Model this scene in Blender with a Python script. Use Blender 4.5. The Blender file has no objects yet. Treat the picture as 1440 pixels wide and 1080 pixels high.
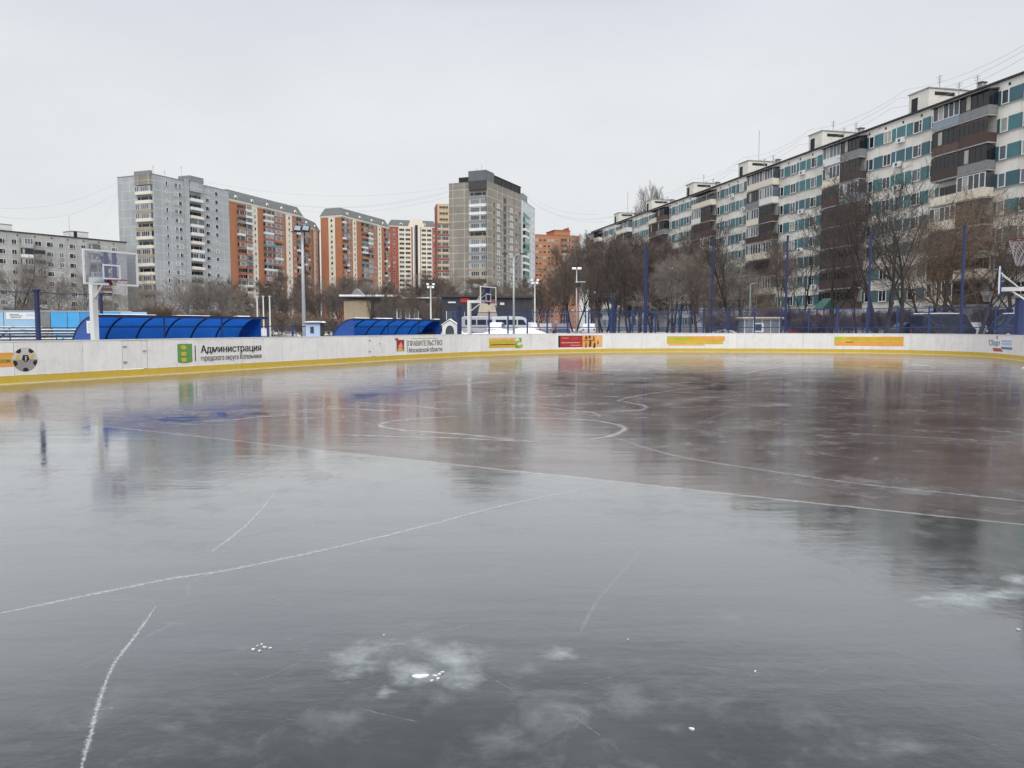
import bpy, math, random
from mathutils import Vector, Matrix
from mathutils.geometry import tessellate_polygon

random.seed(11)
scene = bpy.context.scene
COL = scene.collection
F, HOR, CAMH = 1081.0, 459.5, 1.63
PITCH = math.atan((540 - HOR) / F)
TH = math.radians(28.5)
US, UC = math.sin(TH), math.cos(TH)


# ------------------------------------------------------------------ geometry of the view (used to survey the place)
def ray(px, py):
    a, b = (px - 720) / F, (540 - py) / F
    return Vector((a, math.cos(PITCH) + b * math.sin(PITCH), -math.sin(PITCH) + b * math.cos(PITCH)))


def ground(px, py, z=0.02):
    d = ray(px, py)
    k = (z - CAMH) / d.z
    return Vector((d.x * k, d.y * k, z))


def at(px, py, Y):
    d = ray(px, py)
    k = Y / d.y
    return Vector((d.x * k, Y, CAMH + d.z * k))


def tt(px, py=460):
    d = ray(px, py)
    return d.x / d.y


def zat(py, Y):
    d = ray(720, py)
    return CAMH + d.z * Y / d.y


def on_u(px, u):
    t = tt(px)
    Y = u / (UC + US * t)
    return Vector((t * Y, Y, 0))


def on_v(px, v):
    t = tt(px)
    Y = v / (UC * t - US)
    return Vector((t * Y, Y, 0))


def uv2xy(u, v):
    return (US * u + UC * v, UC * u - US * v)


def proj(p):
    x, y, z = p[0], p[1], p[2] - CAMH
    yc = y * math.cos(PITCH) - z * math.sin(PITCH)
    zc = y * math.sin(PITCH) + z * math.cos(PITCH)
    if yc <= 0.01:
        return None
    return 720 + F * x / yc, 540 - F * zc / yc


def lin(r, g, b):
    f = lambda c: ((c / 255 + 0.055) / 1.055) ** 2.4 if c > 10 else c / 255 / 12.92
    return (f(r), f(g), f(b))


# ------------------------------------------------------------------ materials
M = {}


def nt(name):
    m = bpy.data.materials.new(name)
    m.use_nodes = True
    n = m.node_tree
    return m, n, n.nodes['Principled BSDF'], n.nodes, n.links


def mat(name, rgb, rough=0.6, var=0.12, scale=1.5, metal=0.0, spec=0.4, bump=0.0, dirt=None, dirt_amt=0.3, streak=1.0, trans=0.0):
    m, n, b, N, L = nt(name)
    tc = N.new('ShaderNodeTexCoord')
    mp = N.new('ShaderNodeMapping')
    mp.inputs['Scale'].default_value = (scale, scale, scale * streak)
    L.new(tc.outputs['Object'], mp.inputs['Vector'])
    no = N.new('ShaderNodeTexNoise')
    no.inputs['Scale'].default_value = 1.0
    no.inputs['Detail'].default_value = 6
    no.inputs['Roughness'].default_value = 0.65
    L.new(mp.outputs['Vector'], no.inputs['Vector'])
    r = N.new('ShaderNodeValToRGB')
    r.color_ramp.elements[0].position = 0.3
    r.color_ramp.elements[1].position = 0.7
    lo = tuple(c * (1 - var) for c in rgb)
    hi = tuple(min(1, c * (1 + var)) for c in rgb)
    r.color_ramp.elements[0].color = (*lo, 1)
    r.color_ramp.elements[1].color = (*hi, 1)
    L.new(no.outputs['Fac'], r.inputs['Fac'])
    out = r.outputs['Color']
    if dirt is not None:
        n2 = N.new('ShaderNodeTexNoise')
        n2.inputs['Scale'].default_value = 2.3
        n2.inputs['Detail'].default_value = 8
        n2.inputs['Roughness'].default_value = 0.75
        L.new(mp.outputs['Vector'], n2.inputs['Vector'])
        r2 = N.new('ShaderNodeValToRGB')
        r2.color_ramp.elements[0].position = 0.5
        r2.color_ramp.elements[0].color = (0, 0, 0, 1)
        r2.color_ramp.elements[1].position = 0.75
        r2.color_ramp.elements[1].color = (dirt_amt, dirt_amt, dirt_amt, 1)
        L.new(n2.outputs['Fac'], r2.inputs['Fac'])
        mx = N.new('ShaderNodeMixRGB')
        mx.inputs['Color2'].default_value = (*dirt, 1)
        L.new(r2.outputs['Color'], mx.inputs['Fac'])
        L.new(out, mx.inputs['Color1'])
        out = mx.outputs['Color']
    L.new(out, b.inputs['Base Color'])
    b.inputs['Roughness'].default_value = rough
    b.inputs['Metallic'].default_value = metal
    b.inputs['Specular IOR Level'].default_value = spec
    if trans:
        b.inputs['Transmission Weight'].default_value = trans
    if bump:
        bp = N.new('ShaderNodeBump')
        bp.inputs['Strength'].default_value = bump
        bp.inputs['Distance'].default_value = 0.02
        L.new(no.outputs['Fac'], bp.inputs['Height'])
        L.new(bp.outputs['Normal'], b.inputs['Normal'])
    M[name] = m
    return m


def panel_mat(name, rgb, joint, bw, bh, mortar=0.05, var=0.08, rough=0.85, zoff=0.0, patch=None, patch_amt=0.4):
    """concrete panels or brick: a joint grid laid over the walls in the object's own axes"""
    m, n, b, N, L = nt(name)
    tc = N.new('ShaderNodeTexCoord')
    sp = N.new('ShaderNodeSeparateXYZ')
    L.new(tc.outputs['Object'], sp.inputs[0])
    ad = N.new('ShaderNodeMath'); ad.operation = 'ADD'
    L.new(sp.outputs['X'], ad.inputs[0]); L.new(sp.outputs['Y'], ad.inputs[1])
    az = N.new('ShaderNodeMath'); az.operation = 'ADD'
    L.new(sp.outputs['Z'], az.inputs[0]); az.inputs[1].default_value = zoff
    cb = N.new('ShaderNodeCombineXYZ')
    L.new(ad.outputs[0], cb.inputs['X']); L.new(az.outputs[0], cb.inputs['Y'])
    br = N.new('ShaderNodeTexBrick')
    br.offset = 0.0
    br.inputs['Scale'].default_value = 1.0
    br.inputs['Brick Width'].default_value = bw
    br.inputs['Row Height'].default_value = bh
    br.inputs['Mortar Size'].default_value = mortar
    br.inputs['Mortar Smooth'].default_value = 0.3
    br.inputs['Color1'].default_value = (*[c * (1 - var) for c in rgb], 1)
    br.inputs['Color2'].default_value = (*[min(1, c * (1 + var)) for c in rgb], 1)
    br.inputs['Mortar'].default_value = (*joint, 1)
    L.new(cb.outputs[0], br.inputs['Vector'])
    no = N.new('ShaderNodeTexNoise')
    no.inputs['Scale'].default_value = 0.35
    no.inputs['Detail'].default_value = 8
    no.inputs['Roughness'].default_value = 0.7
    mp = N.new('ShaderNodeMapping'); mp.inputs['Scale'].default_value = (1, 1, 0.35)
    L.new(tc.outputs['Object'], mp.inputs['Vector'])
    L.new(mp.outputs['Vector'], no.inputs['Vector'])
    r = N.new('ShaderNodeValToRGB')
    r.color_ramp.elements[0].position = 0.3; r.color_ramp.elements[0].color = (0.89, 0.89, 0.89, 1)
    r.color_ramp.elements[1].position = 0.7; r.color_ramp.elements[1].color = (1.07, 1.07, 1.07, 1)
    L.new(no.outputs['Fac'], r.inputs['Fac'])
    mu = N.new('ShaderNodeMixRGB'); mu.blend_type = 'MULTIPLY'; mu.inputs['Fac'].default_value = 1
    L.new(br.outputs['Color'], mu.inputs['Color1']); L.new(r.outputs['Color'], mu.inputs['Color2'])
    out = mu.outputs['Color']
    if patch:
        n2 = N.new('ShaderNodeTexNoise'); n2.inputs['Scale'].default_value = 0.16; n2.inputs['Detail'].default_value = 3
        L.new(tc.outputs['Object'], n2.inputs['Vector'])
        r2 = N.new('ShaderNodeValToRGB')
        r2.color_ramp.elements[0].position = 0.5; r2.color_ramp.elements[0].color = (0, 0, 0, 1)
        r2.color_ramp.elements[1].position = 0.6; r2.color_ramp.elements[1].color = (patch_amt,) * 3 + (1,)
        L.new(n2.outputs['Fac'], r2.inputs['Fac'])
        mx = N.new('ShaderNodeMixRGB'); mx.inputs['Color2'].default_value = (*patch, 1)
        L.new(r2.outputs['Color'], mx.inputs['Fac']); L.new(out, mx.inputs['Color1'])
        out = mx.outputs['Color']
    L.new(out, b.inputs['Base Color'])
    b.inputs['Roughness'].default_value = rough
    b.inputs['Specular IOR Level'].default_value = 0.25
    M[name] = m
    return m


def glass_mat(name, rgb, rough=0.12):
    m, n, b, N, L = nt(name)
    b.inputs['Base Color'].default_value = (*rgb, 1)
    b.inputs['Roughness'].default_value = rough
    b.inputs['Specular IOR Level'].default_value = 0.5
    tc = N.new('ShaderNodeTexCoord'); no = N.new('ShaderNodeTexNoise')
    no.inputs['Scale'].default_value = 3.0
    L.new(tc.outputs['Object'], no.inputs['Vector'])
    r = N.new('ShaderNodeValToRGB')
    r.color_ramp.elements[0].color = (*[c * 0.7 for c in rgb], 1)
    r.color_ramp.elements[1].color = (*[c * 1.4 for c in rgb], 1)
    L.new(no.outputs['Fac'], r.inputs['Fac']); L.new(r.outputs['Color'], b.inputs['Base Color'])
    M[name] = m
    return m


WHITE = (0.72, 0.73, 0.73)
mat('white_paint', (0.62, 0.63, 0.62), 0.45, 0.06, 3)
mat('frame_white', (0.66, 0.67, 0.68), 0.4, 0.05, 2)
mat('cream', lin(208, 200, 184), 0.7, 0.08, 2)
mat('brown_board', lin(84, 70, 64), 0.7, 0.25, 3, streak=0.2)
mat('dark_brown', lin(64, 56, 54), 0.7, 0.2, 3)
mat('wine_board', lin(74, 58, 55), 0.7, 0.2, 3)
mat('grey_board', lin(120, 122, 124), 0.7, 0.15, 3)
mat('blue_grey', lin(128, 140, 150), 0.6, 0.1, 3)
mat('dark_roof', (0.03, 0.03, 0.035), 0.8, 0.3, 2)
mat('black', (0.012, 0.012, 0.014), 0.6, 0.2, 2)
mat('roof_grey', lin(92, 96, 98), 0.75, 0.12, 0.6)
mat('tech_dark', lin(60, 61, 66), 0.8, 0.25, 1.2)
mat('concrete', (0.33, 0.33, 0.32), 0.85, 0.18, 1.2, bump=0.2)
mat('steel_grey', (0.34, 0.36, 0.37), 0.45, 0.1, 3, metal=0.3)
mat('pale_pole', (0.55, 0.56, 0.55), 0.4, 0.08, 3)
mat('post_blue', (0.014, 0.024, 0.085), 0.45, 0.25, 3)
mat('rail_navy', (0.014, 0.026, 0.08), 0.5, 0.2, 3)
mat('snow', (0.66, 0.68, 0.71), 0.8, 0.1, 1.5, bump=0.4, dirt=(0.3, 0.28, 0.26), dirt_amt=0.5)
mat('teal', lin(64, 108, 114), 0.45, 0.14, 0.6, spec=0.5)
mat('teal_dark', lin(58, 92, 102), 0.45, 0.14, 0.6, spec=0.5)
mat('red', (0.42, 0.025, 0.03), 0.5, 0.15, 2)
mat('rim_red', (0.12, 0.012, 0.02), 0.45, 0.15, 5)
mat('green', (0.02, 0.075, 0.058), 0.5, 0.15, 2)
mat('green_balcony', lin(88, 140, 116), 0.6, 0.12, 2)
mat('red_band', lin(140, 72, 66), 0.7, 0.12, 2)
mat('stair_grey', lin(206, 204, 196), 0.8, 0.1, 1)
mat('fence_blue', (0.012, 0.034, 0.13), 0.5, 0.2, 3)
mat('lamp_green', lin(120, 140, 132), 0.5, 0.1, 3)
mat('tent_beige', lin(176, 164, 146), 0.8, 0.12, 1)
mat('tan', lin(186, 164, 132), 0.8, 0.12, 1)
mat('net_white', (0.42, 0.39, 0.42), 0.8, 0.1, 5)
mat('rubber', (0.015, 0.015, 0.015), 0.8, 0.2, 5)
mat('beige_wall', lin(150, 136, 116), 0.85, 0.15, 1)
mat('navy_wall', lin(44, 46, 58), 0.6, 0.2, 1)
mat('dark_wall', lin(64, 64, 64), 0.8, 0.2, 1)
mat('wood_dark', (0.05, 0.035, 0.03), 0.7, 0.3, 4)
mat('wire', (0.30, 0.30, 0.31), 0.6, 0.1, 1)
mat('bark', lin(70, 63, 57), 0.9, 0.3, 4, bump=0.5, streak=0.2)
mat('bark_dark', lin(48, 44, 41), 0.9, 0.3, 4, bump=0.5, streak=0.2)
mat('twig_grey', lin(112, 106, 100), 0.9, 0.25, 0.7)
mat('twig_brown', lin(98, 87, 81), 0.9, 0.25, 0.7)
mat('twig_umber', lin(106, 90, 77), 0.9, 0.25, 0.7)
mat('twig_dark', lin(64, 58, 54), 0.9, 0.25, 0.7)
for i, c in enumerate([(30, 34, 40), (62, 68, 74), (92, 100, 108), (150, 148, 140)]):
    glass_mat('pane_%s' % ('dark', 'grey', 'blue', 'curtain')[i], lin(*c))
PANES = ['pane_dark', 'pane_dark', 'pane_grey', 'pane_blue', 'pane_curtain']
panel_mat('grey_panel', lin(154, 158, 160), lin(180, 184, 186), 3.4, 2.85, 0.09, 0.05, patch=lin(170, 175, 177), patch_amt=0.35)
mat('support_blue', (0.016, 0.045, 0.24), 0.45, 0.1, 3)
panel_mat('block_panel', lin(158, 158, 155), lin(120, 119, 116), 3.2, 2.85, 0.04, 0.08, patch=lin(172, 172, 170))
panel_mat('tan_panel', lin(131, 127, 119), lin(178, 172, 158), 4.6, 2.85, 0.11, 0.1, patch=lin(118, 114, 108))
panel_mat('cream_panel', lin(216, 213, 206), lin(184, 180, 172), 3.0, 2.85, 0.03, 0.05, patch=lin(186, 178, 170))
panel_mat('orange_brick', lin(164, 112, 83), lin(142, 100, 80), 0.9, 0.3, 0.03, 0.08)
panel_mat('red_brick', lin(150, 90, 76), lin(150, 90, 76), 0.9, 0.3, 0.03, 0.1)
panel_mat('rust_brick', lin(166, 118, 90), lin(160, 104, 74), 0.9, 0.3, 0.03, 0.1)
panel_mat('pale_panel', lin(184, 190, 194), lin(170, 176, 180), 3.4, 2.85, 0.05, 0.05)


# ------------------------------------------------------------------ mesh collector
class MB:
    def __init__(s):
        s.v, s.f, s.m, s.mats, s.uv = [], [], [], [], None

    def mi(s, name):
        if name not in s.mats:
            s.mats.append(name)
        return s.mats.index(name)

    def add(s, vs, fs, m):
        o = len(s.v)
        s.v += [tuple(x) for x in vs]
        s.f += [tuple(i + o for i in f) for f in fs]
        s.m += [s.mi(m)] * len(fs)

    def box(s, x0, x1, y0, y1, z0, z1, m, T=None):
        vs = [Vector(p) for p in ((x0, y0, z0), (x1, y0, z0), (x1, y1, z0), (x0, y1, z0), (x0, y0, z1), (x1, y0, z1), (x1, y1, z1), (x0, y1, z1))]
        if T is not None:
            vs = [T @ p for p in vs]
        s.add(vs, [(0, 3, 2, 1), (4, 5, 6, 7), (0, 1, 5, 4), (1, 2, 6, 5), (2, 3, 7, 6), (3, 0, 4, 7)], m)

    def bar(s, a, b, w, h, m):
        """rectangular bar from a to b"""
        a, b = Vector(a), Vector(b)
        d = (b - a)
        L = d.length
        d.normalize()
        up = Vector((0, 0, 1)) if abs(d.z) < 0.95 else Vector((0, 1, 0))
        x = d.cross(up).normalized()
        y = x.cross(d).normalized()
        vs = []
        for p in (a, b):
            for i, j in ((-1, -1), (1, -1), (1, 1), (-1, 1)):
                vs.append(p + x * (i * w / 2) + y * (j * h / 2))
        s.add(vs, [(0, 1, 2, 3), (7, 6, 5, 4), (0, 4, 5, 1), (1, 5, 6, 2), (2, 6, 7, 3), (3, 7, 4, 0)], m)

    def tube(s, pts, rs, n, m, cap=True):
        pts = [Vector(p) for p in pts]
        if not isinstance(rs, (list, tuple)):
            rs = [rs] * len(pts)
        vs, fs = [], []
        prev = None
        for i, p in enumerate(pts):
            d = (pts[min(i + 1, len(pts) - 1)] - pts[max(i - 1, 0)])
            d.normalize()
            if prev is None:
                up = Vector((0, 0, 1)) if abs(d.z) < 0.9 else Vector((1, 0, 0))
                x = d.cross(up).normalized()
            else:
                x = (prev - d * prev.dot(d)).normalized()
            prev = x
            y = d.cross(x)
            for k in range(n):
                a = 2 * math.pi * k / n
                vs.append(p + x * (math.cos(a) * rs[i]) + y * (math.sin(a) * rs[i]))
        for i in range(len(pts) - 1):
            for k in range(n):
                k2 = (k + 1) % n
                fs.append((i * n + k, i * n + k2, (i + 1) * n + k2, (i + 1) * n + k))
        if cap:
            fs.append(tuple(range(n - 1, -1, -1)))
            fs.append(tuple((len(pts) - 1) * n + k for k in range(n)))
        s.add(vs, fs, m)

    def prism(s, prof, x0, x1, m, axis='x', mcap=None):
        """closed profile of (a,b) pairs swept along an axis: x -> (y,z) ; y -> (x,z); z -> (x,y)"""
        def P(t, a, b):
            return {'x': (t, a, b), 'y': (a, t, b), 'z': (a, b, t)}[axis]
        n = len(prof)
        vs = [P(x0, *p) for p in prof] + [P(x1, *p) for p in prof]
        s.add(vs, [(i, (i + 1) % n, n + (i + 1) % n, n + i) for i in range(n)], m)
        s.add(vs, [tuple(range(n - 1, -1, -1)), tuple(range(n, 2 * n))], mcap or m)

    def build(s, name, parent=None, loc=None, smooth=False, rot=None, bevel=0):
        me = bpy.data.meshes.new(name)
        me.from_pydata(s.v, [], s.f)
        for mm in s.mats:
            me.materials.append(M[mm])
        me.polygons.foreach_set('material_index', s.m)
        if s.uv:
            ul = me.uv_layers.new(name='UVMap')
            for l in me.loops:
                ul.data[l.index].uv = s.uv[l.vertex_index]
        if smooth:
            me.polygons.foreach_set('use_smooth', [True] * len(me.polygons))
        me.update()
        return obj(name, me, parent, loc, rot, bevel)


def obj(name, me, parent=None, loc=None, rot=None, bevel=0):
    o = bpy.data.objects.new(name, me)
    COL.objects.link(o)
    if parent is not None:
        o.parent = parent
    if loc is not None:
        o.location = loc
    if rot is not None:
        o.rotation_euler = (0, 0, rot)
    if bevel:
        b = o.modifiers.new('bevel', 'BEVEL')
        b.width = bevel
        b.segments = 2
        b.limit_method = 'ANGLE'
    return o


def tag(o, label, cat, group=None, kind=None):
    if label:
        o['label'] = label
    if cat:
        o['category'] = cat
    if group:
        o['group'] = group
    if kind:
        o['kind'] = kind
    return o


def struct(o):
    o['kind'] = 'structure'
    return o


def thing(name, label, cat, loc=(0, 0, 0), rot=0, group=None):
    o = bpy.data.objects.new(name, None)
    COL.objects.link(o)
    o.location = loc
    o.rotation_euler = (0, 0, rot)
    o.empty_display_size = 0.2
    return tag(o, label, cat, group)


def copy_tree(root, loc, rot=None, label=None, group=None, scale=None):
    r = root.copy()
    COL.objects.link(r)
    r.location = loc
    if rot is not None:
        r.rotation_euler = (0, 0, rot)
    if scale is not None:
        r.scale = scale
    if label:
        r['label'] = label
    if group:
        r['group'] = group
    for ch in list(root.children):
        c = ch.copy(); COL.objects.link(c); c.parent = r
        for g in ch.children:
            d = g.copy(); COL.objects.link(d); d.parent = c
    return r


def smoothstep(a, b, x):
    t = max(0, min(1, (x - a) / (b - a)))
    return t * t * (3 - 2 * t)


def terrain(x, y):
    u = US * x + UC * y
    return 0.55 * smoothstep(71, 80, u)


# ------------------------------------------------------------------ sky, sun, camera
def build_world():
    w = bpy.data.worlds.new('World')
    scene.world = w
    w.use_nodes = True
    n = w.node_tree
    N, L = n.nodes, n.links
    bg = N['Background']
    sky = N.new('ShaderNodeTexSky')
    sky.sky_type = 'NISHITA'
    sky.sun_disc = False
    sky.sun_elevation = math.radians(32)
    sky.sun_rotation = math.radians(SUN_AZ)
    sky.air_density = 1.0
    sky.dust_density = 3.0
    tc = N.new('ShaderNodeTexCoord')
    sp = N.new('ShaderNodeSeparateXYZ')
    L.new(tc.outputs['Generated'], sp.inputs[0])
    # overcast: cloud deck brightest at zenith; dim band added above view darkens ice reflection
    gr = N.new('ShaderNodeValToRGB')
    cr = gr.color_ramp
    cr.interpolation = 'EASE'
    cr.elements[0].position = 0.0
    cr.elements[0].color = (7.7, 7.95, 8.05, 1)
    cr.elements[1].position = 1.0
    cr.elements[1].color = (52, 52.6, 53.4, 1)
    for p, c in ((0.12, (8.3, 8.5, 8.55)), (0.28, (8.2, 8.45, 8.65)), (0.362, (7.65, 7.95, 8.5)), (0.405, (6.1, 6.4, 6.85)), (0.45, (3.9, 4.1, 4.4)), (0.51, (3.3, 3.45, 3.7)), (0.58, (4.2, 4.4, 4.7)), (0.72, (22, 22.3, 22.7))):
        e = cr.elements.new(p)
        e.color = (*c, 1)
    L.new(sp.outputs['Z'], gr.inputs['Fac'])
    mp = N.new('ShaderNodeMapping')
    mp.inputs['Scale'].default_value = (1.0, 1.0, 2.6)
    L.new(tc.outputs['Generated'], mp.inputs['Vector'])
    no = N.new('ShaderNodeTexNoise')
    no.inputs['Scale'].default_value = 2.2
    no.inputs['Detail'].default_value = 7
    no.inputs['Roughness'].default_value = 0.55
    L.new(mp.outputs['Vector'], no.inputs['Vector'])
    cl = N.new('ShaderNodeValToRGB')
    cl.color_ramp.elements[0].position = 0.3
    cl.color_ramp.elements[0].color = (0.92, 0.925, 0.94, 1)
    cl.color_ramp.elements[1].position = 0.7
    cl.color_ramp.elements[1].color = (1.05, 1.045, 1.04, 1)
    L.new(no.outputs['Fac'], cl.inputs['Fac'])
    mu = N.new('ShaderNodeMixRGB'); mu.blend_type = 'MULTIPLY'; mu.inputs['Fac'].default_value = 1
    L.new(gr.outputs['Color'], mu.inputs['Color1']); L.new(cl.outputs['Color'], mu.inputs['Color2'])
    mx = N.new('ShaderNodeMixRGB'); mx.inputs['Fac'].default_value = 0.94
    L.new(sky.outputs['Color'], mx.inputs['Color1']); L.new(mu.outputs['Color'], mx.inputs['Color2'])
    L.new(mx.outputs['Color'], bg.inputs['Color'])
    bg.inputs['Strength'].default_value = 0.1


SUN_AZ = 178
build_world()
sd = bpy.data.lights.new('sun', 'SUN')
sd.energy = 1.5
sd.angle = math.radians(25)
sd.color = (1.0, 0.97, 0.93)
so = bpy.data.objects.new('sun', sd)
COL.objects.link(so)
el, az = math.radians(32), math.radians(SUN_AZ)
sdir = Vector((math.sin(az) * math.cos(el), math.cos(az) * math.cos(el), math.sin(el)))
so.rotation_euler = sdir.to_track_quat('Z', 'Y').to_euler()

cd = bpy.data.cameras.new('camera')
cd.sensor_width = 36.0
cd.lens = 36.0 * F / 1440
cd.clip_start = 0.05
cd.clip_end = 3000
cam = bpy.data.objects.new('camera', cd)
COL.objects.link(cam)
cam.location = (0, 0, CAMH)
cam.rotation_euler = (math.pi / 2 - PITCH, 0, 0)
scene.camera = cam
scene.view_settings.view_transform = 'Standard'
scene.view_settings.look = 'None'
scene.view_settings.exposure = 0.0
scene.view_settings.gamma = 1.0
scene.cycles.max_bounces = 6
scene.cycles.glossy_bounces = 3
scene.cycles.transparent_max_bounces = 24
scene.cycles.use_denoising = True
scene.cycles.caustics_reflective = False
scene.cycles.caustics_refractive = False


# ------------------------------------------------------------------ rink outline
def spline(pts, step=0.4):
    out = []
    for i in range(1, len(pts) - 2):
        p0, p1, p2, p3 = [Vector(p) for p in pts[i - 1:i + 3]]
        n = max(2, int((p2 - p1).length / step))
        for k in range(n):
            t = k / n
            out.append(0.5 * ((2 * p1) + (p2 - p0) * t + (2 * p0 - 5 * p1 + 4 * p2 - p3) * t * t + (3 * p1 - p0 - 3 * p2 + p3) * t ** 3))
    out.append(Vector(pts[-2]))
    for _ in range(40):
        out = [out[0]] + [(out[i - 1] + out[i] * 2 + out[i + 1]) / 4 for i in range(1, len(out) - 1)] + [out[-1]]
    return out


LV, RV = -22.6, 4.2
lp = [uv2xy(u, LV) for u in (-12, -6, 2, 10, 18, 25, 31)]
rp = [uv2xy(u, RV) for u in (40.5, 34, 26, 18, 10, 2, -6, -12)]
ctrl = lp + [(-5.5, 37.3), (-1.7, 42.9), (1.6, 46.1), (5.6, 48.5), (10.0, 49.0), (15.5, 48.6), (20.5, 47.5), (23.9, 45.6), (25.3, 42.6), (25.1, 39.4)] + rp
PATH = spline(ctrl)
CUM = [0.0]
for i in range(1, len(PATH)):
    CUM.append(CUM[-1] + (PATH[i] - PATH[i - 1]).length)
PLEN = CUM[-1]


def path(s):
    """point on the boards' inner face and inward normal at arc length s"""
    s = max(0, min(PLEN - 1e-4, s))
    lo, hi = 0, len(CUM) - 1
    while hi - lo > 1:
        mid = (lo + hi) // 2
        if CUM[mid] <= s:
            lo = mid
        else:
            hi = mid
    a, b = PATH[lo], PATH[lo + 1]
    t = (s - CUM[lo]) / (CUM[hi] - CUM[lo])
    p = a.lerp(b, t)

    def tan(i):
        return (PATH[min(i + 1, len(PATH) - 1)] - PATH[max(i - 1, 0)]).normalized()
    d = tan(lo).lerp(tan(lo + 1), t).normalized()
    return p, Vector((d.y, -d.x))


def bp(s, z, off=0.0):
    p, n = path(s)
    return Vector((p.x + n.x * off, p.y + n.y * off, z))


_S = [i * 0.05 for i in range(int(PLEN / 0.05))]
_SP = []
for s_ in _S:
    q = bp(s_, 1.0)
    r_ = proj(q) if q.y > 2 else None
    _SP.append(r_[0] if r_ else None)


def s_px(px):
    best, bs = 1e9, 0
    for s_, x_ in zip(_S, _SP):
        if x_ is not None and abs(x_ - px) < best:
            best, bs = abs(x_ - px), s_
    return bs


def z_px(s, py):
    p, n = path(s)
    d = ray(720, py)
    return CAMH + d.z / d.y * p.y


BH = 1.2          # height of the boards
BT = 0.07

# ---- ground sheet (one sheet with a gentle rise behind the rink), asphalt with trodden snow
def build_ground():
    m, n, b, N, L = nt('yard_ground')
    tc = N.new('ShaderNodeTexCoord')
    no = N.new('ShaderNodeTexNoise'); no.inputs['Scale'].default_value = 0.12; no.inputs['Detail'].default_value = 10; no.inputs['Roughness'].default_value = 0.7
    L.new(tc.outputs['Object'], no.inputs['Vector'])
    r = N.new('ShaderNodeValToRGB')
    e = r.color_ramp.elements
    e[0].position = 0.40; e[0].color = (0.05, 0.047, 0.045, 1)
    e[1].position = 0.56; e[1].color = (0.62, 0.64, 0.67, 1)
    x = e.new(0.47); x.color = (0.11, 0.095, 0.08, 1)
    L.new(no.outputs['Fac'], r.inputs['Fac'])
    L.new(r.outputs['Color'], b.inputs['Base Color'])
    b.inputs['Roughness'].default_value = 0.85
    M['yard_ground'] = m
    mb = MB()
    xs = [-900, -500, -300, -200] + list(range(-150, 151, 10)) + [200, 300, 500, 900]
    ys = [-60, -30] + list(range(-10, 200, 6)) + [220, 260, 320, 400, 600, 1000, 1800]
    vs = [(x, y, terrain(x, y)) for y in ys for x in xs]
    w = len(xs)
    fs = [(j * w + i, j * w + i + 1, (j + 1) * w + i + 1, (j + 1) * w + i) for j in range(len(ys) - 1) for i in range(w - 1)]
    mb.add(vs, fs, 'yard_ground')
    struct(mb.build('ground', smooth=True))


build_ground()

# ---- wet ice
COURT_A, COURT_B = ground(430, 631), ground(1440, 738)
_cd = (COURT_B - COURT_A).normalized()
CN = Vector((-_cd.y, _cd.x))
if CN.y < 0:
    CN = -CN
CC = CN.x * COURT_A.x + CN.y * COURT_A.y


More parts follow.
